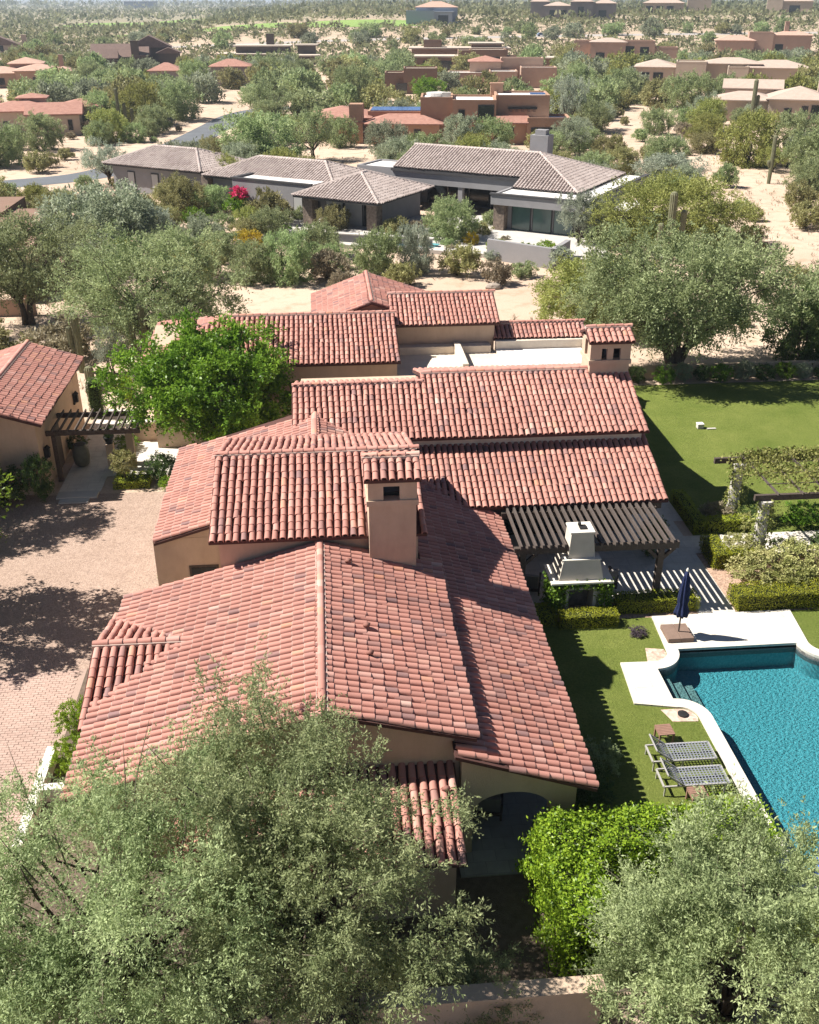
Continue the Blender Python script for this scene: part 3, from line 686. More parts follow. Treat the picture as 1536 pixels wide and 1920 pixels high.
# ------------------------------------------------------------------ foliage
def unit(a): return a / np.maximum(np.linalg.norm(a, axis=-1, keepdims=True), 1e-6)
def leaves_at(rng, pos, dirs, ll, lw, jitter=.8):
    """one diamond quad per position, pointing roughly along dirs"""
    n = len(pos); d = unit(dirs + rng.normal(size=(n, 3)) * jitter); s = unit(np.cross(d, rng.normal(size=(n, 3))))
    k = rng.uniform(.7, 1.3, (n, 1)); ll = ll * k; lw = lw * k
    V = np.stack([pos, pos + d * ll * .45 + s * lw * .5, pos + d * ll, pos + d * ll * .45 - s * lw * .5], 1)
    return V.reshape(-1, 3), np.arange(n * 4).reshape(-1, 4)
def crown(seed, r, zc, puffs, twigs, lv, ll, lw, pr=.24, up=.25, lob=.3, low=.45, droop=.25, fill=.45, jit=.6, coh=.85, clus=0):
    """leaf quads on twigs on puffs in an uneven ellipsoid; returns V, F, lc and the puff centres"""
    rng = np.random.default_rng(seed); rx, ry, rz = r
    d = unit(rng.normal(size=(puffs, 3))); rr = rng.uniform(.12, 1, puffs) ** fill
    if clus:            # branches carry separate clumps with gaps between them
        q = unit(rng.normal(size=(clus, 3))); qi = rng.integers(0, clus, puffs); qr = rng.uniform(.25, 1, clus) ** .5
        mk = rng.uniform(size=puffs) < .62
        d = np.where(mk[:, None], unit(q[qi] + rng.normal(size=(puffs, 3)) * .17), d); rr = np.where(mk, np.clip(qr[qi] * rng.uniform(.72, 1.08, puffs), .1, 1.1), rr)
    d[:, 2] = np.where(d[:, 2] < 0, d[:, 2] * low, d[:, 2]); 
    K = unit(rng.normal(size=(9, 3)) * (1, 1, .6)); s = 1 - lob * .6 + lob * np.max(np.clip(d @ K.T, 0, 1) ** 5, axis=1) * 1.4
    C = d * (rr * s)[:, None] * (rx, ry, rz); m = (rx + ry + rz) / 3
    T = puffs * twigs; ci = np.repeat(np.arange(puffs), twigs)
    tl = pr * m * rng.uniform(.5, 1.25, T)
    ax = unit(d + rng.normal(size=(puffs, 3)) * .45 + np.array((0, 0, up)))
    td = unit(ax[ci] * coh + rng.normal(size=(T, 3)) * .6)
    st = C[ci] + rng.normal(size=(T, 3)) * pr * m * .25
    N = T * lv; ti = np.repeat(np.arange(T), lv); t = rng.uniform(.05, 1, N)
    pos = st[ti] + td[ti] * (tl[ti] * t)[:, None]; pos[:, 2] -= droop * tl[ti] * t * t
    pos += rng.normal(size=(N, 3)) * ll * .35
    pos[:, 2] = np.maximum(pos[:, 2], .05 - zc + np.abs(pos[:, 2] + zc) * .15)
    V, F = leaves_at(rng, pos, td[ti] * .7, ll, lw, jit); V[:, 2] += zc
    pc = rng.uniform(0, 1, puffs); lc = np.clip(pc[ci][ti] * .55 + rng.uniform(0, 1, N) * .5, 0, 1)
    C[:, 2] += zc
    return V, F, lc, C
def limbs(seed, C, r0, fork, n, spread=.25, m=BARK, twig=.012, trunks=1):
    rng = random.Random(seed); b = MB()
    ids = rng.sample(range(len(C)), min(n, len(C)))
    bases = [(rng.uniform(-1, 1) * spread * (trunks > 1) * 1.2, rng.uniform(-1, 1) * spread * (trunks > 1)) for _ in range(trunks)]
    forks = []
    for k, (bx, by) in enumerate(bases):
        fx, fy = bx * 2.2 + rng.uniform(-1, 1) * spread, by * 2.2 + rng.uniform(-1, 1) * spread
        b.tube([(bx, by, -.15), (bx * 1.1, by * 1.1, fork * .35), (fx * .7, fy * .7, fork * .7), (fx, fy, fork)], [r0 * 1.35, r0, r0 * .9, r0 * .8], 8)
        forks.append(Vector((fx, fy, fork)))
    for j, i in enumerate(ids):
        t = Vector(C[i]); f = min(forks, key=lambda q: (q - t).length)
        e = f.lerp(t, .93); mid = f.lerp(e, .5) + Vector((rng.uniform(-1, 1), rng.uniform(-1, 1), rng.uniform(.0, .8))) * (t - f).length * .13
        q1 = f.lerp(mid, .5) + Vector((rng.uniform(-1, 1), rng.uniform(-1, 1), 0)) * .06 * (t - f).length
        q3 = mid.lerp(e, .5) + Vector((rng.uniform(-1, 1), rng.uniform(-1, 1), rng.uniform(-1, 1))) * .06 * (t - f).length
        a = r0 * rng.uniform(.35, .62)
        b.tube([f - Vector((0, 0, r0 * .5)), q1, mid, q3, e], [a, a * .75, a * .5, a * .3, twig], 5)
    return b.mesh('trunk', m, True)
LIB = {}
def lib(key, seed, r, zc, puffs, twigs, lv, ll, lw, trunk=(.12, .9, 14), trunks=1, bark=BARK, **kw):
    """r, zc in metres; the stored size lets a copy be scaled to a wanted width and height"""
    V, F, lc, C = crown(seed, r, zc, puffs, twigs, lv, ll, lw, **kw)
    tr = limbs(seed, C, trunk[0], trunk[1], trunk[2], m=bark, trunks=trunks) if trunk else None
    LIB[key] = (np_mesh('crown', V, F, LM['mesq'], ('lc', lc)), tr, (V[:, 0].max() - V[:, 0].min()), V[:, 2].max())
# tree kinds at three levels of detail: a/b near-mid, c far, s shrub
for i in range(3):
    lib('mid%d' % i, 100 + i, (2.6, 2.6, 2.0), 1.75, 150, 9, 13, .19, .075, (.13, .6, 14), 1 + i, low=.95, droop=.3)
    lib('far%d' % i, 200 + i, (2.6, 2.6, 2.0), 1.6, 90, 5, 8, .40, .19, (.14, .6, 6), 1, low=.95)
    lib('shrub%d' % i, 300 + i, (1.0, 1.0, .75), .6, 60, 8, 10, .14, .055, (.04, .12, 10), 3, low=.5, up=.5)
lib('open0', 410, (2.7, 2.7, 1.9), 2.5, 110, 9, 11, .18, .065, (.15, .9, 26), 2, low=.6, up=.35, lob=.4)
lib('open1', 411, (2.7, 2.7, 1.9), 2.5, 110, 9, 11, .18, .065, (.15, .9, 26), 2, low=.6, up=.35, lob=.4)
lib('dot0', 420, (1.0, 1.0, .8), .7, 30, 4, 5, .38, .19, None, low=.8)
lib('dot1', 421, (1.0, 1.0, .8), .7, 30, 4, 5, .38, .19, None, low=.8)
lib('round0', 430, (1.0, 1.0, .9), 1.0, 90, 8, 10, .085, .05, (.05, .2, 8), 1, low=.9, pr=.22, lob=.15)
lib('round1', 431, (1.0, 1.0, .9), 1.0, 90, 8, 10, .085, .05, (.05, .2, 8), 1, low=.9, pr=.22, lob=.15)
USED = []
def plant(key, name, label, cat, x, y, w, h, m, rz=None, group=None, flower=None):
    me, tr, W, H = LIB[key]; rz = random.uniform(0, 6.28) if rz is None else rz
    if tr is not None and w > 2.2:
        t = thing(name, label, cat, (x, y, hz(x, y) - .03), rz, group)
        t.scale = (w / W, w / W, h / H)
        inst('crown', me, t, LM[m]); inst('trunk', tr, t)
    else:
        t = inst(name, me, None, LM[m]); t.location = (x, y, hz(x, y) - .03); t.rotation_euler = (0, 0, rz); t.scale = (w / W, w / W, h / H); tag(t, label, cat, group)
    USED.append((x, y, w / 2)); return t
def hero(name, label, cat, x, y, seed, r, zc, puffs, twigs, lv, ll, lw, m, trunk, trunks=1, bark=BARK, rz=0, group=None, **kw):
    V, F, lc, C = crown(seed, r, zc, puffs, twigs, lv, ll, lw, **kw)
    t = thing(name, label, cat, (x, y, 0), rz, group, local=True)
    inst('crown', np_mesh('crown', V, F, LM[m], ('lc', lc)), t)
    inst('trunk', limbs(seed, C, *trunk, m=bark, trunks=trunks), t)
    rr = random.Random(seed); b = MB()
    for i in rr.sample(range(len(C)), min(70, len(C))):       # pale twigs reaching through the leaves
        p = Vector(C[i]); d = (p - Vector((0, 0, zc * .7))).normalized(); L = r[0] * rr.uniform(.18, .34)
        e = p + d * L * .7 + Vector((rr.uniform(-.3, .3), rr.uniform(-.3, .3), rr.uniform(-.1, .3))) * L
        b.tube([p - d * L * .8, p + Vector((rr.uniform(-.1, .1), rr.uniform(-.1, .1), 0)) * L, e], [.022 * r[0] / 4, .014 * r[0] / 4, .005], 4)
    tag(inst('twigs', b.mesh('twigs', PALEBARK), t), kind='stuff')
    USED.append((x, y, r[0])); return t

# foreground trees
hero('mesquite_tree', 'huge feathery grey-green mesquite tree over the front roof at bottom left', 'tree', -5.0, 14.4, 1, (4.3, 4.1, 3.0), 3.7, 330, 22, 24, .082, .027, 'mesq2', (.2, 1.4, 46), 3, pr=.19, droop=.3, low=.95, lob=.35, clus=56)
hero('mesquite_tree', 'large feathery mesquite tree in front of the front lean-to roof, left of the arch', 'tree', -1.1, 14.8, 2, (2.85, 3.2, 3.5), 4.3, 290, 22, 24, .082, .027, 'mesq2', (.18, 1.5, 44), 2, pr=.19, droop=.25, low=.95, lob=.45, clus=56)
hero('willow_acacia_tree', 'large silvery green bushy tree in front of the tall hedge at bottom right', 'tree', 7.75, 13.0, 3, (3.45, 2.8, 2.6), 2.6, 290, 22, 24, .084, .028, 'mesq2', (.16, .8, 40), 3, pr=.19, up=.9, droop=.05, low=.95, lob=.3, clus=56)
hero('mesquite_shrub', 'loose mesquite shrub in the shade below the arch, beside the low wall', 'shrub', 2.3, 13.9, 4, (1.4, 1.0, .9), 1.1, 80, 12, 18, .075, .022, 'mesq', (.06, .3, 18), 3, pr=.3, lob=.4)
# bright green tree by the courtyard
hero('citrus_tree', 'dense bright green leafy tree beside the left wing and courtyard', 'tree', -5.3, 44.5, 5, (4.0, 3.6, 3.0), 3.95, 350, 13, 16, .16, .085, 'green', (.2, 1.3, 24), 1, pr=.19, droop=.3, low=.85, lob=.35, clus=60)
# big mesquite right behind the lawn, its yellow-green neighbour, palo verde behind
hero('mesquite_tree', 'broad dark-trunked mesquite tree behind the back lawn wall, right of the chimney', 'tree', 20.7, 54.9, 6, (6.3, 5.2, 3.4), 5.2, 420, 13, 15, .19, .070, 'mesq2', (.30, 1.7, 44), 3, pr=.19, droop=.45, low=.85, lob=.3, clus=56)
hero('palo_verde_tree', 'yellow-green palo verde tree at the left side of the broad mesquite', 'tree', 18.2, 64.2, 7, (3.7, 3.2, 2.7), 2.7, 200, 11, 14, .18, .07, 'palo', (.16, .9, 20), 2, low=.95, droop=.3)
hero('palo_verde_tree', 'wide dome of olive-green palo verde behind the three-armed saguaro', 'tree', 31.4, 88.5, 8, (6.6, 5.0, 3.3), 2.9, 330, 12, 13, .22, .085, 'palo', (.2, 1.0, 20), 3, low=.95, droop=.3)
hero('mesquite_tree', 'wide grey-green mesquite tree left of the courtyard, behind the saguaros', 'tree', -10.6, 61.5, 9, (5.4, 4.4, 3.4), 4.0, 380, 12, 14, .18, .065, 'mesq2', (.25, 1.3, 40), 3, low=.95, droop=.3, lob=.4, clus=60, pr=.2)
hero('mesquite_tree', 'dark mesquite tree with bare trunks below the left brown wall', 'tree', -20.5, 69.0, 10, (4.9, 4.0, 3.0), 4.5, 260, 12, 14, .18, .065, 'mesq', (.22, 1.6, 30), 2, low=.8)
# trees just outside the left edge whose shade falls on the court
hero('courtyard_tree', 'green tree at the left edge, its shadow lying on the gravel court', 'tree', -15.1, 31.2, 21, (3.0, 2.8, 2.3), 4.2, 170, 12, 13, .17, .08, 'green', (.15, 1.4, 20), 1, lob=.45, low=.8)
hero('courtyard_tree', 'tall green tree beyond the left edge, shading the gravel before the guest house', 'tree', -19.2, 39.9, 22, (3.2, 2.7, 2.6), 6.2, 170, 12, 13, .17, .08, 'green', (.15, 1.4, 20), 1, lob=.35, low=.8)
hero('courtyard_tree', 'small green tree low at the left edge beside the gravel court', 'tree', -15.2, 36.9, 23, (1.2, 1.2, 1.0), 1.3, 50, 9, 10, .13, .06, 'green', (.07, .5, 10), 1)

T = [ # kind, name, label, x, y, width, height, leaf
 ('mid0', 'desert_tree', 'wide blue-grey feathery tree below the modern grey house, left', -19.6, 90.5, 10.2, 6.6, 'grey'),
 ('mid1', 'desert_tree', 'pale olive palo verde in front of the left grey wing', -14.2, 106.5, 5.6, 4.8, 'olive'),
 ('mid2', 'desert_tree', 'soft pale green tree standing on the sand above the back roof', -2.9, 79.0, 4.8, 4.4, 'lime'),
 ('mid1', 'desert_tree', 'grey-green rounded tree left of the red and yellow shrub', -10.5, 89.5, 5.0, 3.8, 'grey'),
 ('shrub0', 'desert_shrub', 'brownish twiggy shrub just right of the pale sand tree', .3, 79.6, 3.6, 2.6, 'brown'),
 ('mid0', 'desert_tree', 'pale green upright tree below the grey terrace wall', 4.4, 80.5, 4.4, 4.1, 'lime'),
 ('mid2', 'desert_tree', 'blue-green wispy tree beside the modern house pool', 7.7, 81.0, 3.6, 4.4, 'sage'),
 ('mid0', 'garden_tree', 'round vivid green tree in front of the modern house terrace', 12.0, 92.4, 5.8, 4.4, 'lime'),
 ('shrub1', 'desert_shrub', 'dark olive shrub left of the low grey yard wall', 11.3, 80.0, 3.6, 2.9, 'olive'),
 ('shrub2', 'desert_shrub', 'dry grey-green bush in front of the low grey yard wall', 13.6, 76.8, 2.9, 2.2, 'brown'),
 ('open0', 'ironwood_tree', 'silvery grey ironwood tree at the modern house right corner', 23.3, 89.5, 4.6, 5.4, 'sage'),
 ('shrub0', 'garden_shrub', 'pale olive round shrub left of the first stone pillar', -5.2, 101.2, 5.0, 3.8, 'olive'),
 ('shrub1', 'garden_shrub', 'dark green and ochre shrub in front of the left grey wing', -17.8, 103.5, 3.9, 3.3, 'olive'),
 ('open1', 'ironwood_tree', 'grey ironwood tree with open trunks beside the road', -25.4, 127.5, 7.2, 5.8, 'sage'),
 ('mid2', 'desert_tree', 'big light green palo verde behind the left grey roofs', -7.1, 141.5, 13.0, 7.6, 'lime'),
 ('open0', 'desert_tree', 'grey olive tree left of the adobe house porch', -.8, 146.5, 8.0, 7.4, 'mesq2'),
 ('open1', 'desert_tree', 'loose grey-green tree at the far bend of the road', -9.0, 194.0, 12.0, 8.2, 'mesq2'),
 ('mid0', 'desert_tree', 'green tree at the left side of the road bend', -25.5, 201.0, 9.0, 8.0, 'mesq'),
 ('mid1', 'desert_tree', 'green tree left of the small far saguaros', -38.0, 188.5, 9.0, 7.0, 'lime'),
 ('mid2', 'desert_tree', 'tall yellow-green tree right of the small far saguaros', -31.5, 194.0, 10.5, 8.0, 'palo'),
 ('mid0', 'desert_tree', 'round green tree in front of the dark gabled house', -29.4, 268.0, 9.6, 8.0, 'lime'),
 ('mid1', 'desert_tree', 'dark green tree right of the orange tiled house', -56.5, 279.0, 11.6, 7.0, 'mesq'),
 ('mid0', 'desert_tree', 'green tree at the left edge below the pink tiled house', -43.0, 144.5, 7.5, 6.4, 'lime'),
 ('mid1', 'desert_tree', 'green tree in front of the pink tiled house wall', -41.0, 160.5, 7.5, 6.0, 'mesq'),
 ('shrub2', 'desert_shrub', 'olive bush left of the road at the left edge', -36.6, 138.5, 4.4, 3.0, 'olive'),
 ('mid2', 'desert_tree', 'green tree hiding the flat brown house front, left half', -11.5, 284.0, 9.0, 7.6, 'lime'),
 ('mid1', 'desert_tree', 'green tree hiding the flat brown house front, right half', -3.5, 288.0, 9.0, 7.2, 'mesq'),
 ('mid0', 'desert_tree', 'pale green tree left of the small brown adobe block', 8.5, 236.0, 10.0, 8.4, 'lime'),
 ('mid1', 'garden_tree', 'dark dense green tree in front of the small brown adobe block', 25.2, 240.0, 9.0, 5.4, 'green'),
 ('mid2', 'desert_tree', 'grey-green tree in front of the adobe house, left', 20.2, 150.5, 6.6, 6.0, 'grey'),
 ('mid0', 'garden_tree', 'bright green tree in front of the adobe house, middle', 25.4, 151.0, 6.6, 5.6, 'lime'),
 ('shrub0', 'garden_shrub', 'yellow-green shrub at the adobe house right corner', 32.6, 151.5, 4.4, 3.4, 'olive'),
 ('open0', 'desert_tree', 'tall grey-green tree standing right of the adobe house', 43.0, 178.0, 7.0, 9.4, 'sage'),
 ('mid1', 'garden_tree', 'dark green tree behind the tall grey-green tree', 60.5, 244.0, 10.0, 8.4, 'mesq'),
 ('mid2', 'desert_tree', 'light green tree in front of the cream house curved porch', 69.5, 236.5, 8.8, 7.2, 'lime'),
 ('mid0', 'desert_tree', 'green tree mass in front of the cream house, middle', 75.5, 212.0, 10.5, 8.0, 'lime'),
 ('mid1', 'desert_tree', 'green tree mass in front of the cream house, right', 84.0, 214.0, 9.5, 7.6, 'mesq'),
 ('open1', 'ironwood_tree', 'dark grey-green tree on two trunks beside the sandy wash', 66.0, 176.0, 7.4, 6.8, 'grey'),
 ('mid2', 'palo_verde_tree', 'large yellow-green palo verde beside the beige tiled house terrace', 58.2, 136.8, 9.6, 7.8, 'palo'),
 ('mid0', 'desert_tree', 'fresh green tree at the right edge above the sandy wash', 62.5, 125.5, 8.4, 6.4, 'lime'),
 ('shrub1', 'desert_shrub', 'upright green bush in the middle of the sandy wash', 48.6, 119.5, 2.8, 3.2, 'lime'),
 ('shrub2', 'desert_shrub', 'olive creosote bush right of the thin saguaro', 50.6, 104.5, 4.0, 3.4, 'olive'),
 ('shrub0', 'desert_shrub', 'olive creosote bush at the right edge by the curved wall', 47.8, 95.5, 4.2, 3.0, 'olive'),
 ('mid1', 'desert_shrub', 'wide blue-grey sage thicket behind the big palo verde', 42.0, 121.5, 9.5, 4.2, 'sage'),
 ('shrub1', 'desert_shrub', 'olive creosote bush on the sand above the grey chimney', 42.6, 147.5, 3.0, 3.4, 'olive'),
 ('mid2', 'desert_tree', 'dark mesquite thicket at the right edge behind the lawn wall', 29.5, 56.5, 6.4, 5.0, 'dark'),
 ('mid0', 'desert_tree', 'dull green thicket right of the broad mesquite, at the edge', 33.0, 60.5, 6.4, 4.6, 'mesq'),
 ('mid1', 'desert_tree', 'green tree between the adobe house and the light green palo verde', 3.5, 160.0, 6.0, 5.0, 'lime'),
 ('mid0', 'desert_tree', 'dark green tree at the right edge below the beige tiled house', 72.0, 152.0, 8.0, 6.0, 'mesq'),
 ('shrub2', 'desert_shrub', 'grey bush behind the guest house at the left edge', -19.5, 58.0, 6.5, 3.2, 'olive'),
 ('shrub0', 'desert_shrub', 'dark low bush between guest house and left saguaro', -16.6, 61.5, 4.6, 2.6, 'brown'),
 ('open1', 'desert_tree', 'thin grey young tree between the two saguaros', -12.7, 57.6, 2.6, 3.4, 'sage'),
 ('shrub1', 'garden_shrub', 'bright bush below the young tree, left of the courtyard tree', -11.4, 53.5, 1.7, 1.5, 'hedge'),
]
for k, nm, lb, x, y, w, h, m in T:
    plant(k, nm, lb, 'shrub' if 'shrub' in nm else 'tree', x, y, w, h, m)
# bougainvillea: green below, pink on top
t = plant('shrub1', 'bougainvillea', 'bougainvillea bush with hot pink flowers against the grey wing', 'shrub', -8.4, 107.0, 2.9, 2.7, 'green')
me, tr, W, H = LIB['dot0']; o = inst('blossom', me, t, LM['pink']); o.location = (0, 0, 1.05); o.scale = (.62, .62, .42)

# ------------------------------------------------------------------ pool
pool = thing('swimming_pool', 'blue swimming pool with curved corners and cream stone coping', 'pool', (13.8, 22, 0))
PLASTER = None
def pool_plaster():
    m, nt, N, L, b = new_mat('pool_plaster')
    n = noise(nt, 7, 5, .75); n1 = noise(nt, .25, 3)
    n = noise(nt, 14, 6, .8); c = ramp(nt, n, [(.34, (.075, .272, .305)), (.5, (.116, .362, .397)), (.68, (.24, .52, .555))])
    L.new(c, b.inputs['Base Color']); b.inputs['Roughness'].default_value = .9; return m
PLASTER = pool_plaster()
WATERLINE = mat('waterline_tile', (.10, .105, .11), .35, (.17, .17, .165), 14)
def water_mat():
    m, nt, N, L, b = new_mat('pool_water'); N.remove(b)
    tr = N.new('ShaderNodeBsdfTransparent'); tr.inputs[0].default_value = (.62, .86, .90, 1)
    gl = N.new('ShaderNodeBsdfGlossy'); gl.inputs['Roughness'].default_value = .08
    fr = N.new('ShaderNodeFresnel'); fr.inputs[0].default_value = 1.33
    t = N.new('ShaderNodeTexCoord'); mp = N.new('ShaderNodeMapping'); mp.inputs['Scale'].default_value = (1, 1.8, 1); L.new(t.outputs['Object'], mp.inputs[0])
    a = noise(nt, 7.5, 3, .6, vec=mp.outputs[0]); c = noise(nt, 22, 2, .6, vec=mp.outputs[0])
    ad = N.new('ShaderNodeMath'); ad.operation = 'MULTIPLY_ADD'; L.new(c, ad.inputs[0]); ad.inputs[1].default_value = .35; L.new(a, ad.inputs[2])
    bp = N.new('ShaderNodeBump'); bp.inputs['Strength'].default_value = .6; bp.inputs['Distance'].default_value = .08
    L.new(ad.outputs[0], bp.inputs['Height'])
    for q in (gl, fr): L.new(bp.outputs[0], q.inputs['Normal'])
    mx = N.new('ShaderNodeMixShader'); L.new(fr.outputs[0], mx.inputs[0]); L.new(tr.outputs[0], mx.inputs[1]); L.new(gl.outputs[0], mx.inputs[2])
    L.new(mx.outputs[0], N['Material Output'].inputs[0]); return m
b = MB(); n = len(WATER_P); b.add([(x, y, z) for z in (-.02, -.32, -.88) for x, y in WATER_P], [((k + 1) * n + i, (k + 1) * n + (i + 1) % n, k * n + (i + 1) % n, k * n + i) for k in (1,) for i in range(n)])
b.prism(WATER_P, -.88, -.88); b.build('basin', PLASTER, pool)
b = MB(); b.add([(x, y, z) for z in (-.02, -.32) for x, y in WATER_P], [(n + i, n + (i + 1) % n, (i + 1) % n, i) for i in range(n)]); b.build('waterline_band', WATERLINE, pool)
STEP = mat('pool_step', (.30, .33, .30), .85, (.22, .26, .25), 6)
for k in range(3): MB().box(10.66, 10.66 + .42 * (k + 1), 24.58, 26.12, -.87, -.32 - .18 * k).build('pool_step', STEP, pool)
MB().prism(WATER_P, -.16, -.16).build('water', water_mat(), pool)
MB().prism(OUTER_P, -.10, .075, (WATER_P,)).build('coping', DECK, pool, bevel=.012)
sheet('pebble_bed', [(10.62, 27.42)] + [(11.24, 27.3)] + arc((10.65, 27.2), .61, 0, -90, 8)[1:] + [(10.45, 26.62)], .022, PEBBLE)
sheet('pebble_bed', [(10.1, 24.10)] + [(10.62, 24.10)] + arc((10.65, 23.6), .50, 90, 0, 8) + [(11.1, 23.45), (10.3, 23.5)], .022, PEBBLE)
# rope ring float anchor on the pebbles
MB().lathe([(.05, 0), (.16, .01), (.17, .05), (.06, .07)], 10, (10.72, 23.8, .022)).build('light', BLACKMETAL, pool)
spa = thing('spa', 'raised spa rim in bright blue mosaic at the lower right edge', 'spa', (14.0, 17.0, 0))
MOSAIC = None
m, nt, N, L, bb = new_mat('blue_mosaic'); v = N.new('ShaderNodeTexVoronoi'); v.inputs['Scale'].default_value = 22
tc_ = N.new('ShaderNodeTexCoord'); L.new(tc_.outputs['Object'], v.inputs['Vector'])
L.new(ramp(nt, v.outputs['Color'], [(.1, (.01, .03, .28)), (.5, (.02, .10, .62)), (.9, (.20, .40, .85))]), bb.inputs['Base Color']); bb.inputs['Roughness'].default_value = .15; MOSAIC = m
SP = arc((14.0, 16.9), 1.95, 0, 358, 40); SI = arc((14.0, 16.9), 1.55, 0, 358, 40)
MB().prism(SP, -1.4, .16, (SI,)).build('rim', MOSAIC, spa)
MB().prism(SI, -.6, .02).build('water', MATS.get('spa_water') or mat('spa_water', (.02, .12, .30), .1, (.03, .2, .4), 3, spec=.6), spa)

# ------------------------------------------------------------------ clipped hedges
def hedge(name, label, boxes, leaf, seed, cat='hedge', dens=900, ll=.050, lw=.034, rough=.018, group=None, tw=.35, wv=.04):
    rng = np.random.default_rng(seed); x0 = min(b[0] for b in boxes); y0 = min(b[2] for b in boxes)
    t = thing(name, label, cat, ((x0 + max(b[1] for b in boxes)) / 2, (y0 + max(b[3] for b in boxes)) / 2, 0), group=group)
    core = MB(); P, D = [], []
    for bx in boxes:
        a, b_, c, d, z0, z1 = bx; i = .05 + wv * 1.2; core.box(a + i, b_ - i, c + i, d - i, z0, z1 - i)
        for ar, f in (((b_ - a) * (d - c), lambda q: (a + q[:, 0] * (b_ - a), c + q[:, 1] * (d - c), np.full(len(q), z1), (0, 0, 1))),
                      ((b_ - a) * (z1 - z0), lambda q: (a + q[:, 0] * (b_ - a), np.full(len(q), c), z0 + q[:, 1] * (z1 - z0), (0, -1, 0))),
                      ((b_ - a) * (z1 - z0), lambda q: (a + q[:, 0] * (b_ - a), np.full(len(q), d), z0 + q[:, 1] * (z1 - z0), (0, 1, 0))),
                      ((d - c) * (z1 - z0), lambda q: (np.full(len(q), a), c + q[:, 0] * (d - c), z0 + q[:, 1] * (z1 - z0), (-1, 0, 0))),
                      ((d - c) * (z1 - z0), lambda q: (np.full(len(q), b_), c + q[:, 0] * (d - c), z0 + q[:, 1] * (z1 - z0), (1, 0, 0)))):
            k = int(ar * dens); x, y, z, nn = f(rng.uniform(size=(k, 2)))
            P.append(np.stack([x, y, z], 1)); D.append(np.tile(nn, (k, 1)))
    P = np.concatenate(P); D = np.concatenate(D).astype(float)
    wob = wv * (np.sin(P[:, 0] * 3.1 + P[:, 2] * 4) * np.sin(P[:, 1] * 2.7 + 1) + (np.sin(P[:, 0] * 7.3 + 1) * np.sin(P[:, 1] * 6.1 + P[:, 2] * 6.7) if wv > .05 else 0))
    P += D * (wob + rng.normal(size=len(P)) * rough - .03)[:, None]
    k = len(P); d_ = unit(np.cross(D, rng.normal(size=P.shape)) + D * rng.uniform(.0, .55, (k, 1))); s_ = unit(np.cross(d_, D + rng.normal(size=P.shape) * tw)); q_ = rng.uniform(.7, 1.3, (k, 1))
    V = np.stack([P, P + d_ * ll * q_ * .45 + s_ * lw * q_ * .5, P + d_ * ll * q_, P + d_ * ll * q_ * .45 - s_ * lw * q_ * .5], 1).reshape(-1, 3); F = np.arange(k * 4).reshape(-1, 4)
    core.build('dark_core', MATS.get('hedge_inner_shade') or mat('hedge_inner_shade', (.018, .026, .008), .95, (.03, .035, .014), 8), t)  # solid dark box filling the hedge; its colour stands in for inner shade
    o = inst('foliage', np_mesh('foliage', V, F, LM[leaf], ('lc', rng.uniform(0, 1, len(P))))); attach(o, t); return t
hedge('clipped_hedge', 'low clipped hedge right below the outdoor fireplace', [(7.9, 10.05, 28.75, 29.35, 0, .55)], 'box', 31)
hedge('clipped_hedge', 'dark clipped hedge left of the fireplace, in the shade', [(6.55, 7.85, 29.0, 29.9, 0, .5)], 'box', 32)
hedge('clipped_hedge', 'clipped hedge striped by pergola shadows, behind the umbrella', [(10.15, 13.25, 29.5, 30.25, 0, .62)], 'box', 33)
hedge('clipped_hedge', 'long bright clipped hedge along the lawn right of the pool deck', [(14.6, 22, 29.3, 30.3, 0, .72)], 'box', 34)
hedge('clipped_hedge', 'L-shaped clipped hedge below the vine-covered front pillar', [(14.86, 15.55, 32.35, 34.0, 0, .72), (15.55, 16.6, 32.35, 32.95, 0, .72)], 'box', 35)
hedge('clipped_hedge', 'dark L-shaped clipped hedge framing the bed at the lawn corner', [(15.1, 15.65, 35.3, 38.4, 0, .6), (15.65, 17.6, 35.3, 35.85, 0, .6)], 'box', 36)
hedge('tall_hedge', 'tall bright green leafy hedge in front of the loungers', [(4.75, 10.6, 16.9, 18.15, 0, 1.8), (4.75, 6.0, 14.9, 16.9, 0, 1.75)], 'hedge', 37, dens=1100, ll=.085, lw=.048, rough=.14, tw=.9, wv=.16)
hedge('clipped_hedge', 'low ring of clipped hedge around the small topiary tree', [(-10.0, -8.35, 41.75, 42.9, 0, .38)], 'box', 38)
hedge('clipped_hedge', 'tall narrow clipped hedge panel behind the guest house', [(-12.75, -12.05, 50.6, 51.4, 0, 2.1)], 'dark', 39)
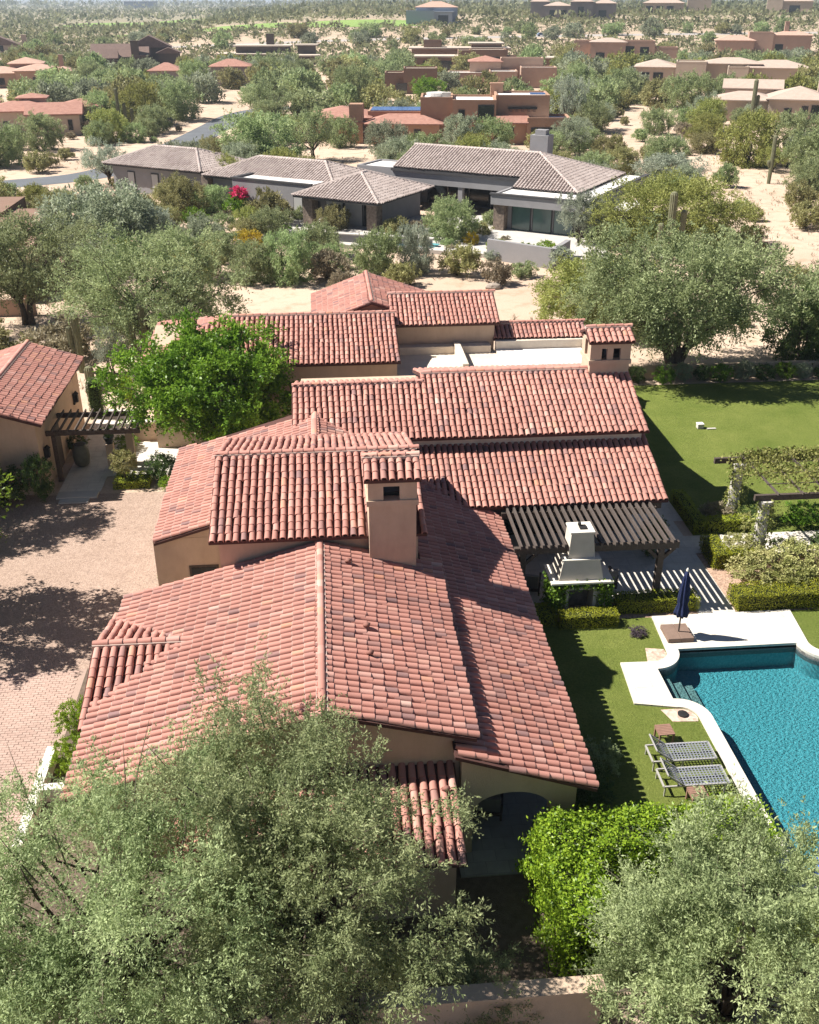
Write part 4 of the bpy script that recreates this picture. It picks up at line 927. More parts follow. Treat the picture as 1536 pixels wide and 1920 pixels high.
for i, (x, y, w, h, m, lb) in enumerate([
 (16.25, 33.25, 1.7, 1.1, 'varieg', 'yellow variegated shrub inside the L-shaped hedge'),
 (16.4, 31.3, 2.9, 1.5, 'varieg', 'large flowering yellow-green shrub behind the long hedge, left'),
 (18.0, 31.6, 2.6, 1.5, 'varieg', 'large flowering yellow-green shrub behind the long hedge, middle'),
 (19.0, 30.8, 1.9, 1.2, 'varieg', 'flowering yellow-green shrub behind the long hedge, at the edge'),
 (17.2, 30.7, 2.0, 1.15, 'vine', 'lower green shrub between the flowering shrubs and the hedge'),
 (17.5, 35.6, 1.3, .85, 'varieg', 'small yellow shrub at the foot of the back vine pillar'),
 (18.0, 33.05, 1.5, .9, 'dark', 'dark green mound right of the front vine pillar'),
 (20.0, 33.2, 1.8, 1.1, 'dark', 'dark green mound at the right edge by the planter wall'),
 (18.1, 36.1, 1.6, 1.0, 'dark', 'dark green mound behind the front vine pillar on the lawn side'),
 (20.2, 36.0, 2.2, .95, 'green', 'dark leafy mound beside the lawn under the vine pergola'),
 (22.0, 36.0, 2.2, .95, 'green', 'leafy mound beside the lawn at the right edge'),
 (16.5, 36.6, 1.6, .9, 'brown', 'purplish dark shrub inside the lawn corner hedge'),
 (12.75, 33.6, 1.4, 1.9, 'dark', 'tall dark round shrub beside the pergola post'),
 (7.4, 21.6, 1.5, 1.1, 'mesq2', 'pale flowering shrub in the shade at the loggia corner'),
 (6.8, 20.4, 1.6, 1.2, 'dark', 'dark shrub against the loggia corner'),
 (10.6, 28.3, .75, .32, 'purple', 'small dark purple plant on the lawn left of the umbrella'),
 (-6.95, 29.6, 1.5, 1.3, 'hedge', 'bright yellow-green bush against the left wing wall'),
 (-6.5, 33.6, .9, .9, 'hedge', 'small bush at the left wing wall near the rake'),
 (-7.85, 24.3, 1.5, 1.5, 'hedge', 'bright bush under the little cross gable beside the driveway'),
 (-7.75, 22.8, 1.4, 1.4, 'hedge', 'bright bush behind the low white driveway wall'),
 (-7.9, 42.6, 1.5, 1.5, 'dark', 'dark clipped bush at the corner of the left wing'),
 (-7.5, 41.6, .9, .8, 'hedge', 'small bright bush in front of the dark clipped bush'),
 (-13.0, 40.9, 1.5, 2.4, 'dark', 'dark climbing shrub at the guest house corner'),
 (-14.6, 40.5, 2.6, 2.2, 'dark', 'dark shrub in front of the guest house wall, right'),
 (-16.6, 40.6, 2.8, 3.0, 'dark', 'dark shrub in front of the guest house wall, left'),
 (-12.5, 46.3, 1.2, 1.1, 'dark', 'dark shrub under the wooden pergola by the guest house'),
 (-10.2, 46.4, 1.4, .8, 'green', 'low green shrub behind the stone pergola pillar'),
 (-10.1, 44.2, .8, 1.0, 'vine', 'ochre shrub at the foot of the stone pergola pillar'),
]):
    plant('round%d' % (i % 2), 'garden_shrub', lb, 'shrub', x, y, w, h, m)
# topiary standard in its hedge ring
t = thing('topiary_tree', 'small round pale green topiary tree on a stem by the path', 'tree', (-9.55, 42.35, 0), local=True)
o = inst('crown', LIB['round0'][0], t, LM['varieg']); o.location = (0, 0, .55); o.scale = (.62, .62, .62)
MB().tube([(0, 0, 0), (.02, 0, .5), (0, .02, 1.1)], [.05, .04, .04], 7).build('trunk', BARK, t)
# row of dark shrubs along the back lawn wall
for k in range(13):
    plant('round%d' % (k % 2), 'border_shrub', ('leftmost', 'second', 'third', 'fourth', 'fifth', 'sixth', 'seventh', 'eighth', 'ninth', 'tenth', 'eleventh', 'twelfth', 'last')[k] + ' border shrub from the left along the back lawn wall', 'shrub', 18.2 + k * 1.25 + random.uniform(-.2, .2), 53.5 + random.uniform(-.2, .2), random.uniform(1.2, 1.7), random.uniform(1.0, 1.5), ('dark', 'green', 'grey')[k % 3], group='shrubs along the back lawn wall')
tag(MB().box(15.0, 44, 54.15, 54.4, 0, .85).build('garden_wall', STUCCO), 'low stucco garden wall along the back lawn behind shrubs', 'wall')

# ------------------------------------------------------------------ wooden pergola over the patio
pg = thing('pergola', 'dark wooden slatted pergola over the patio, below the long roof', 'pergola', (9.6, 31.6, 0))
slat = MB().beam((0, -1.62, 0), (0, 1.55, 0), .075, .15).mesh('slat', WOODGREY)
for k in range(22):
    o = inst('slat', slat, pg); o.location = (6.62 + k * .265 - 9.6, 31.62 - 31.6 + random.uniform(-.01, .01), 2.74)
for y in (30.25, 33.0): MB().beam((6.4, y, 2.50), (12.45, y, 2.50), .16, .26).build('beam', WOOD, pg)
for x, y in ((11.85, 30.35), (6.75, 30.35)):
    MB().box(x - .11, x + .11, y - .11, y + .11, .03, 2.37).build('post', WOOD, pg)
    MB().beam((x - .5, y, 2.30), (x - .05, y, 1.85), .12, .12).beam((x + .05, y, 1.85), (x + .5, y, 2.30), .12, .12).build('brace', WOOD, pg)
# stone fireplace
fp = thing('outdoor_fireplace', 'cream stone outdoor fireplace with tapered chimney and ivy', 'fireplace', (8.75, 30.1, 0))
FPS = mat('cast_stone', (.60, .55, .47), .9, (.52, .47, .40), 2.5, .3, 40)
b = MB(); b.box(7.85, 8.35, 29.75, 30.75, 0, 1.38).box(9.3, 9.8, 29.75, 30.75, 0, 1.38).box(8.35, 9.3, 29.75, 30.75, 1.15, 1.38).box(8.35, 9.3, 30.4, 30.75, 0, 1.15); b.build('surround', FPS, fp)
MB().box(8.38, 9.27, 30.32, 30.38, .02, 1.13).build('firebox', mat('sooty_stone', (.12, .10, .085), .95, (.30, .25, .21), 2.5), fp)
fr = MB().box(8.25, 8.37, 29.66, 29.77, 0, 1.22).box(9.28, 9.40, 29.66, 29.77, 0, 1.22).box(8.37, 9.28, 29.66, 29.77, 1.10, 1.22).box(8.2, 9.45, 29.5, 29.75, 0, .09); fr.build('frame', CONCRETE, fp)
MB().box(7.68, 9.97, 29.55, 30.95, 1.38, 1.47).build('mantel', COPING, fp, bevel=.02)
def frustum(b, q0, q1, z0, z1):
    p = [(x, y, z) for (x0, x1, y0, y1), z in ((q0, z0), (q1, z1)) for x, y in ((x0, y0), (x1, y0), (x1, y1), (x0, y1))]
    return b.add(p, [(3, 2, 1, 0), (4, 5, 6, 7)] + [(i, (i + 1) % 4, 4 + (i + 1) % 4, 4 + i) for i in range(4)])
frustum(MB(), (7.98, 9.62, 29.72, 30.85), (8.14, 9.46, 29.85, 30.8), 1.47, 2.22).build('hood', FPS, fp)
b = MB(); frustum(b, (8.32, 9.30, 29.95, 30.75), (8.38, 9.18, 29.98, 30.7), 2.22, 3.25); b.build('chimney', FPS, fp)
MB().box(8.1, 9.5, 29.82, 30.82, 2.21, 2.26).build('ledge', COPING, fp)
MB().box(8.34, 9.22, 29.94, 30.74, 3.25, 3.31).build('cap', COPING, fp)
MB().box(8.72, 8.98, 30.15, 30.45, 3.31, 3.36).lathe([(.03, 0), (.07, .02), (.06, .1), (.02, .14)], 8, (8.75, 30.42, 3.36)).build('flue', BLACKMETAL, fp)
rng = np.random.default_rng(77)
def ivy(name, parent, pts, leaf, ll=.10, lw=.075, spread=.06):
    P = np.concatenate(pts); P = P + rng.normal(size=P.shape) * spread
    V, F = leaves_at(rng, P, np.tile((0, -.4, .2), (len(P), 1)), ll, lw, 1.0)
    o = inst(name, np_mesh(name, V, F, LM[leaf], ('lc', rng.uniform(0, 1, len(P)))))
    if parent: attach(o, parent)
    return o
u = lambda k, a, b_: rng.uniform(a, b_, k)
ivy('ivy', fp, [np.stack([u(900, 7.75, 8.28), u(900, 29.6, 29.75), u(900, 0, 1.36) ** .6 * 1.1], 1), np.stack([u(900, 9.38, 9.95), u(900, 29.6, 29.75), 1.36 - u(900, 0, 1) ** 2 * 1.3], 1),
    np.stack([u(350, 8.2, 9.5), u(350, 29.6, 29.72), u(350, 1.16, 1.38)], 1), np.stack([u(700, 7.68, 7.84), u(700, 29.7, 30.8), u(700, 0, 1.35)], 1), np.stack([u(500, 9.82, 9.97), u(500, 29.7, 30.7), u(500, .2, 1.35)], 1)], 'green', .095, .075)
# patio armchairs under the pergola
CUSH = mat('grey_cushion', (.22, .20, .19), .9, (.17, .155, .15), 5)
def armchair(label, x, y, rz, group=None):
    t = thing('armchair', label, 'chair', (x, y, .03), rz, group, local=True)
    MB().box(-.36, .36, -.36, .34, .16, .26).build('seat_frame', WOOD, t)
    for sx in (-1, 1):
        MB().box(sx * .36 - .04, sx * .36 + .04, -.38, .38, .54, .60).build('armrest', WOOD, t)
        for yy in (-.34, .34): MB().box(sx * .36 - .03, sx * .36 + .03, yy - .03, yy + .03, 0, .54).build('leg', WOOD, t)
    MB().box(-.33, .33, -.34, .30, .26, .43).build('seat', CUSH, t, bevel=.03)
    MB().add([(x_, y_, z) for z, yo in ((.40, 0), (.92, .14)) for x_, y_ in ((-.33, .22 + yo), (.33, .22 + yo), (.33, .38 + yo), (-.33, .38 + yo))], [(3, 2, 1, 0), (4, 5, 6, 7)] + [(i, (i + 1) % 4, 4 + (i + 1) % 4, 4 + i) for i in range(4)]).build('backrest', CUSH, t, bevel=.03)
armchair('cushioned dark armchair under the pergola left of the fireplace', 7.35, 31.5, R(165))
armchair('cushioned dark armchair under the pergola right of the fireplace', 10.25, 31.6, R(190))
armchair('dark armchair in the shadow inside the front arch', 3.95, 20.2, R(170))
# dining chair and table inside the arch
t = thing('table', 'round table deep in the shade behind the arch', 'table', (4.3, 22.2, .05), local=True)
MB().lathe([(.6, .70), (.62, .72), (.62, .75), (.6, .76)], 24).build('tabletop', WOOD, t); MB().lathe([(.3, 0), (.26, .04), (.06, .1), (.06, .7)], 12).build('pedestal', WOOD, t)
t = thing('dining_chair', 'dark wooden chair in the shade behind the arch, beside the table', 'chair', (4.85, 21.4, .05), R(20), local=True)
MB().box(-.22, .22, -.22, .22, .42, .48).build('seat', WOOD, t); MB().box(-.22, .22, .18, .23, .48, 1.0).build('backrest', WOOD, t)
for sx in (-.19, .19):
    for sy in (-.19, .19): MB().box(sx - .025, sx + .025, sy - .025, sy + .025, 0, .42).build('leg', WOOD, t)

# ------------------------------------------------------------------ umbrella, loungers, side tables
um = thing('patio_umbrella', 'closed navy blue patio umbrella standing on the pool deck', 'umbrella', (11.97, 28.0, .075), local=True)
CAN = mat('navy_canvas', (.010, .016, .055), .85, (.018, .028, .085), 7, .4, 30)
jj = lambda a, z: 1 + .22 * math.cos(8 * a + z * 1.2)
MB().lathe([(.09, .92), (.21, .86), (.23, .98), (.19, 1.15), (.145, 1.32), (.17, 1.5), (.15, 1.9), (.10, 2.35), (.045, 2.62)], 48, jit=jj).build('canopy', CAN, um, True)
MB().tube([(0, 0, .12), (0, 0, 2.66)], .028, 10).build('pole', WOOD, um); MB().lathe([(.02, 2.62), (.05, 2.65), (.04, 2.72), (.015, 2.76)], 10).build('finial', COPING, um)
MB().tube([(-.13, -.1, 1.33), (.13, -.12, 1.34), (.13, .12, 1.36), (-.13, .1, 1.35), (-.13, -.1, 1.33)], .015, 6).build('tie', CAN, um)
ubase = thing('umbrella_base', 'square brown stone slab base under the blue umbrella', 'umbrella base', (11.93, 28.02, .075), local=True)
BASEM = mat('brown_stone', (.22, .15, .115), .85, (.17, .115, .09), 3)
for i in range(2): MB().box(-.46 + .465 * i, -.005 + .465 * i, -.46, .46, 0, .17).build('stone_slab', BASEM, ubase, bevel=.012)
ALU = mat('silver_metal', (.50, .48, .45), .45, (.44, .42, .40), 4, metal=.3)
STRAP = mat('grey_strap', (.21, .22, .25), .7, (.17, .18, .21), 8)
def lounger(label, x, y):
    t = thing('sun_lounger', label, 'sun lounger', (x, y, .012), 0, 'loungers on the lawn by the pool', local=True)
    fr = MB(); W_, L0, L1, H = .36, -.95, .95, .34
    for s in (-1, 1): fr.beam((L0, s * W_, H), (L1, s * W_, H), .045, .05)
    for xx in (L0, L0 + .45, L1): fr.beam((xx, -W_, H), (xx, W_, H), .045, .05)
    fr.build('frame', ALU, t)
    for xx in (L0 + .04, -.05, L1 - .12):
        for s in (-1, 1): MB().beam((xx, s * W_, H), (xx, s * W_, 0), .04, .045, (1, 0, 0)).build('leg', ALU, t)
    def web(name, p0, p1, hollow, nx_, ny_):
        b = MB(); a = Vector(p0); c = Vector(p1); d = c - a; nrm = Vector((-d.z, 0, d.x)).normalized()
        f = lambda q, s: a + d * q + Vector((0, s, 0)) - nrm * hollow * math.sin(math.pi * q) 
        for j in range(ny_):
            s = -W_ + .035 + (2 * W_ - .07) * j / (ny_ - 1)
            for i in range(nx_ * 2): b.beam(f(i / (nx_ * 2), s), f((i + 1) / (nx_ * 2), s), .030, .006)
        for i in range(nx_ + 1):
            q = (i + .5) / (nx_ + 1); b.beam(f(q, -W_) + nrm * .006, f(q, W_) + nrm * .006, .030, .006, nrm)
        return b.build(name, STRAP, t)
    web('seat_webbing', (-.38, 0, H + .025), (L1, 0, H + .025), .0, 13, 8)
    bk = MB()
    for s in (-1, 1): bk.beam((-.38, s * W_, H + .03), (-.88, s * W_, H + .42), .035, .035)
    bk.beam((-.88, -W_, H + .42), (-.88, W_, H + .42), .035, .035); bk.build('backrest_frame', ALU, t)
    web('backrest_webbing', (-.38, 0, H + .035), (-.88, 0, H + .425), -.05, 7, 8)
    return t
lounger('woven grey sun lounger nearer the umbrella', 9.92, 21.75)
lounger('woven grey sun lounger nearer the tall hedge', 9.92, 20.72)
TEAK = mat('brown_slat_wood', (.27, .155, .115), .8, (.22, .125, .09), 9)
def side_table(label, x, y):
    t = thing('side_table', label, 'table', (x, y, .012), R(2), 'side tables by the loungers', local=True)
    for k in range(7): MB().box(-.24, .24, -.24 + k * .07, -.18 + k * .07, .42, .45).build('slat', TEAK, t)
    for sx in (-1, 1):
        MB().box(sx * .22 - .02, sx * .22 + .02, -.23, .23, .37, .42).build('rail', TEAK, t)
        for sy in (-1, 1): MB().box(sx * .21 - .025, sx * .21 + .025, sy * .2 - .025, sy * .2 + .025, 0, .37).build('leg', TEAK, t)
side_table('brown slatted side table behind the upper lounger', 9.72, 22.65)
side_table('brown slatted side table half hidden by the tall hedge', 9.80, 19.97)
# small speaker boxes on the back lawn
t = thing('garden_box', 'small white box standing on the back lawn', 'box', (19.4, 46.6, .012), local=True); MB().box(-.16, .16, -.15, .15, 0, .22).build('case', CONCRETE, t, bevel=.02); MB().box(-.17, .17, -.16, .16, .22, .27).build('lid', WHITEROOF, t)
t = thing('lawn_plate', 'small pale slab lying on the back lawn beside the box', 'slab', (19.95, 46.4, .012), local=True); MB().prism([(-.24, -.06), (.24, -.06), (.26, .02), (.22, .07), (-.24, .07)], 0, .05).build('slab', CONCRETE, t)

# ------------------------------------------------------------------ vine pergola on the right
vp = thing('vine_pergola', 'vine-covered pergola on stone pillars at the right edge of the lawn', 'pergola', (19.5, 35, 0))
for y in (33.2, 36.75): MB().beam((16.15 if y > 34 else 16.45, y, 2.72), (26, y, 2.72), .14, .24).build('beam', WOOD, vp)
rf = MB().beam((0, -1.95, 0), (0, 1.95, 0), .05, .09).mesh('rafter', WOODGREY)
for k in range(9): o = inst('rafter', rf, vp); o.location = (17.35 + k * 1.0 - 19.5, 0, 2.88)
for k in range(3): MB().beam((17.2, 33.9 + k * 1.0, 2.94), (26, 33.9 + k * 1.0, 2.94), .03, .03).build('wire_rail', WOODGREY, vp)
for x, y in ((16.95, 33.25), (17.25, 36.7), (22.2, 33.25), (22.2, 36.7)):
    pl = MB().lathe([(.34, 0), (.34, .14), (.27, .18), (.24, .35), (.25, 1.2), (.21, 2.2), (.27, 2.3), (.30, 2.5), (.31, 2.6)], 12, (x, y, 0), jit=lambda a, z: 1 + .05 * math.sin(5 * a + 7 * z)).build('pillar', CONCRETE, vp)
vt = thing('climbing_vine', 'leafy yellow-green vine spread over the pergola and its pillars', 'vine', (19.5, 35, 0))
pts = []
for k in range(150):
    cx, cy = rng.uniform(16.9, 25.5), rng.uniform(33.3, 36.9)
    if rng.uniform() < (cy - 33.0) / 4.5 + .12: pts.append(np.stack([rng.normal(cx, .35, 70), rng.normal(cy, .16, 70), rng.normal(2.98, .07, 70)], 1))
for k in range(30): cx = rng.uniform(16.9, 25.5); pts.append(np.stack([rng.normal(cx, .3, 60), rng.normal(36.75, .12, 60), rng.normal(2.8, .12, 60)], 1))
ivy('leaves', vt, pts, 'vine', .12, .09, .03)
for k, (x, y) in enumerate(((16.95, 33.25), (17.25, 36.7))):
    a = rng.uniform(0, 6.28, 900); z = rng.uniform(.1, 2.6, 900); r_ = .27 + .22 * rng.uniform(size=900) ** 2 * (1 + np.sin(a + z))
    ivy('leaves', vt, [np.stack([x + r_ * np.cos(a), y + r_ * np.sin(a), z], 1)], 'vine', .11, .08, .05)
# planter wall
pw = thing('planter_wall', 'low cream stucco planter wall behind the flowering shrubs', 'wall', (18.5, 32.6, 0)); MB().box(17.3, 19.6, 32.5, 32.72, 0, .62).build('back_wall', STUCCO_W, pw); MB().box(19.4, 19.62, 30.5, 32.5, 0, .62).build('side_wall', STUCCO_W, pw)

# ------------------------------------------------------------------ left garden
lp = thing('pergola', 'dark wooden pergola spanning the path beside the guest house', 'pergola', (-11, 44, 0))
for y in (42.95, 45.15): MB().beam((-12.92, y, 2.42), (-8.7, y, 2.42), .14, .22).build('beam', WOOD, lp)
sl = MB().beam((0, -1.35, 0), (0, 1.25, 0), .05, .13).mesh('slat', WOODGREY)
for k in range(12): o = inst('slat', sl, lp); o.location = (-12.6 + k * .345 + 11, .05, 2.60)
for x, y in ((-9.55, 44.55), (-10.45, 44.2)):
    MB().box(x - .17, x + .17, y - .17, y + .17, .03, 1.9 if x > -10 else 1.3).build('pillar', STUCCO, lp)
MB().box(-12.7, -12.5, 42.85, 43.05, .03, 2.3).build('post', WOOD, lp)
jar = thing('clay_urn', 'tall grey-green ribbed garden urn beside the guest house wall', 'urn', (-11.95, 44.6, .03), local=True)
MB().lathe([(.22, 0), (.34, .12), (.40, .5), (.38, .85), (.30, 1.02), (.27, 1.06), (.30, 1.12), (.24, 1.10)], 24, jit=lambda a, z: 1 + .012 * math.cos(20 * a)).build('body', mat('green_glaze', (.10, .11, .085), .5, (.16, .16, .125), 4), jar, True)
MB().lathe([(.25, 1.1), (.24, 1.13), (.05, 1.15)], 20).build('lid', WOOD, jar)
po = thing('plant_pot', 'dark pot with spiky plant on the pergola pillar', 'pot', (-10.45, 44.2, 1.3), local=True)
MB().lathe([(.14, 0), (.24, .3), (.26, .34), (.2, .33)], 14).build('pot', BLACKMETAL, po); o = inst('plant', LIB['shrub0'][0], po, LM['dark']); o.location = (0, 0, .28); o.scale = (.28, .28, .5)
cw = thing('courtyard_wall', 'low stucco wall at the back of the white courtyard', 'wall', (-8.4, 47.5, 0)); MB().box(-9.9, -8.1, 47.4, 47.7, .03, 1.0).build('wall', STUCCO, cw); MB().box(-9.95, -8.05, 47.35, 47.75, 1.0, 1.07).build('coping', COPING, cw)
kw = thing('driveway_wall', 'low white wall edging the driveway beside the villa', 'wall', (-8.5, 20.5, 0)); MB().box(-8.68, -8.42, 19.6, 23.5, 0, .45).build('wall', COPING, kw); MB().box(-8.42, -7.2, 21.65, 21.92, 0, .45).build('return', COPING, kw)
fw = thing('front_wall', 'brown stucco yard wall at the bottom, below the shaded path', 'wall', (2.8, 13.4, 0)); MB().box(.2, 5.2, 13.2, 13.5, 0, 1.72).build('wall', STUCCO, fw); MB().box(.15, 5.25, 13.15, 13.55, 1.72, 1.8).build('coping', STUCCO, fw)
st = thing('step', 'dark stone step at the gravel end of the garden path', 'step', (-11.4, 41.3, 0)); MB().box(-12.4, -10.6, 40.95, 41.58, 0, .10).box(-12.2, -10.9, 40.5, 40.95, 0, .06).build('slab', CONCRETE, st)

# saguaros and barrel cacti
def ribbed(path, r, n=14):
    b = MB(); m = len(path); P = [Vector(p) for p in path]; rad = [r * (.85 if k == 0 else 1) for k in range(m)]
    vs_ = []
    ext = P[-1] + (P[-1] - P[-2]).normalized() * r * .8
    P2 = P + [P[-1].lerp(ext, .7), ext]; rad += [r * .72, r * .2]
    for k, p in enumerate(P2):
        d = (P2[min(k + 1, len(P2) - 1)] - P2[max(k - 1, 0)]).normalized(); x = d.cross(Vector((.2, .97, .1))).normalized(); y = d.cross(x)
        for i in range(2 * n):
            q = rad[k] * (1 if i % 2 else .84); a = math.pi * i / n; vs_.append(p + x * q * math.cos(a) + y * q * math.sin(a))
    N2 = 2 * n; b.add(vs_, [(k * N2 + i, k * N2 + (i + 1) % N2, (k + 1) * N2 + (i + 1) % N2, (k + 1) * N2 + i) for k in range(len(P2) - 1) for i in range(N2)] + [tuple((len(P2) - 1) * N2 + i for i in range(N2))])
    return b
CACTUS = mat('saguaro_skin', (.15, .155, .085), .85, (.21, .205, .125), 3, .4, 30)
def saguaro(label, x, y, h, r, arms):
    t = thing('saguaro', label, 'cactus', (x, y, 0), local=True)
    ribbed([(0, 0, -.1), (0, 0, h * .3), (.02, 0, h * .65), (0, .02, h)], r).build('stem', CACTUS, t)
    for a, z0, out, top in arms:
        c, s = math.cos(a), math.sin(a)
        ribbed([(0, 0, z0), (c * out * .6, s * out * .6, z0 - .05), (c * out, s * out, z0 + .3), (c * out * 1.02, s * out * 1.02, top)], r * .8).build('arm', CACTUS, t)
saguaro('tall saguaro with two raised arms in front of the palo verde dome', 28.6, 80.6, 6.0, .32, [(3.3, 2.2, .85, 3.6), (-.1, 2.6, .95, 4.6)])
saguaro('tall saguaro with one arm left of the courtyard tree', -10.9, 58.6, 3.9, .22, [(3.2, 1.0, .62, 2.9)])
saguaro('saguaro with a stub arm behind the guest house', -14.75, 58.4, 3.4, .22, [(3.0, 1.5, .42, 2.7)])
saguaro('thin lone saguaro in the sandy wash on the right', 54.8, 121.6, 5.4, .25, [(2.9, 2.1, .35, 2.6)])
saguaro('saguaro in front of the beige tiled house', 76.5, 181, 7.5, .38, [(.2, 3.4, .8, 5.0)])
for k, (dx, h) in enumerate(((0, 8.0), (.9, 5.0), (-1.0, 4.4), (1.9, 4.0))):
    saguaro(('tallest of the small far saguaros left of the road', 'second far saguaro left of the road, beside the tallest', 'leftmost short far saguaro left of the road', 'rightmost short far saguaro left of the road')[k], -34.2 + dx * 1.2, 187.0, h * .8, .3, [])
for x, y, h, lb in ((-13.9, 56.5, 1.0, 'barrel cactus beside the boulder behind the guest house'), (-13.0, 53.0, .7, 'short barrel cactus near the tall hedge panel')):
    t = thing('barrel_cactus', lb, 'cactus', (x, y, 0), local=True); ribbed([(0, 0, 0), (0, 0, h * .4), (0, 0, h * .8)], .28).build('stem', CACTUS, t)
def rock(label, x, y, r, seed, m):
    rr = random.Random(seed); b = MB(); ph = [rr.uniform(0, 6) for _ in range(4)]
    b.lathe([(.9 * r, -.05), (r, .25 * r), (.8 * r, .55 * r), (.35 * r, .72 * r)], 9, (0, 0, 0), jit=lambda a, z: 1 + .18 * math.sin(2 * a + ph[0]) + .1 * math.sin(5 * a + ph[1] + z * 3))
    o = b.build('boulder', m); o.location = (x, y, 0); return tag(o, label, 'rock')
ROCK = mat('granite', (.36, .30, .25), .95, (.26, .22, .185), 2.5, .6, 12)
for i, (x, y, r, lb) in enumerate(((-13.3, 55.3, .8, 'pale boulder beside the barrel cactus'), (-10.9, 57.2, .8, 'grey boulder right of the tall saguaro'), (11.2, 28.45, .0, ''), (13.2, 75.6, .6, 'orange boulder in front of the low grey yard wall'))):
    if r: rock(lb, x, y, r, i, ROCK)

# ------------------------------------------------------------------ neighbouring houses
GREY = mat('slate_grey_stucco', (.27, .262, .268), .95, (.24, .233, .238), 1, .3, 40)
GREYD = mat('dark_grey_fascia', (.050, .048, .050), .8, (.065, .062, .064), 2)
LEDGE = mat('ledgestone', (.27, .21, .17), .95, (.10, .08, .065), 4, .9, 9)
SHADE = mat('grey_roller_shade', (.46, .455, .445), .8, (.42, .415, .405), 2)
ADOBE = mat('adobe_stucco', (.40, .245, .165), .95, (.35, .21, .145), .6, .3, 30)
ADOBE_D = mat('brown_adobe', (.235, .145, .105), .95, (.20, .125, .09), .6, .3, 30)
CREAM = mat('cream_house_stucco', (.46, .37, .29), .95, (.41, .33, .26), .6)
ROSE = mat('rosy_stucco', (.42, .28, .21), .95, (.37, .25, .19), .6)
DARKH = mat('dark_brown_stucco', (.105, .080, .066), .95, (.085, .066, .055), .6)
FLATROOF = mat('tan_flat_roof', (.55, .47, .39), .9, (.47, .40, .33), .4)
PINKROOF = mat('pink_tile_roof', (.50, .33, .255), .9, (.42, .26, .20), 1.2, .5, 5)
REDROOF = mat('red_tile_roof', (.40, .215, .165), .9, (.30, .15, .115), 1.6, .6, 4)
BROWNROOF = mat('brown_tile_roof', (.20, .135, .110), .9, (.15, .10, .085), 1.4, .5, 4)
BEIGEROOF = mat('beige_tile_roof', (.46, .36, .30), .9, (.39, .30, .245), 1.2, .5, 4)
SOLAR = mat('solar_panel', (.02, .06, .20), .15, (.03, .09, .28), 2, spec=.6)
BLUEM = mat('pale_blue_metal', (.33, .37, .43), .5, (.30, .34, .40), 1)

def hip(b, x0, x1, y0, y1, z, h, inset=None, axis=None):
    axis = axis or ('x' if (x1 - x0) >= (y1 - y0) else 'y'); i = inset if inset is not None else min(x1 - x0, y1 - y0) / 2
    if axis == 'x': r0, r1 = (x0 + i, (y0 + y1) / 2, z + h), (x1 - i, (y0 + y1) / 2, z + h)
    else: r0, r1 = ((x0 + x1) / 2, y0 + i, z + h), ((x0 + x1) / 2, y1 - i, z + h)
    v = [(x0, y0, z), (x1, y0, z), (x1, y1, z), (x0, y1, z), r0, r1]
    f = [(0, 1, 5, 4), (2, 3, 4, 5), (1, 2, 5), (3, 0, 4)] if axis == 'x' else [(0, 1, 4), (1, 2, 5, 4), (2, 3, 5), (3, 0, 4, 5)]
    return b.add(v + [(x, y, zz - .18) for x, y, zz in v[:4]], f + [(6, 7, 1, 0), (7, 8, 2, 1), (8, 9, 3, 2), (9, 6, 0, 3), (9, 8, 7, 6)])
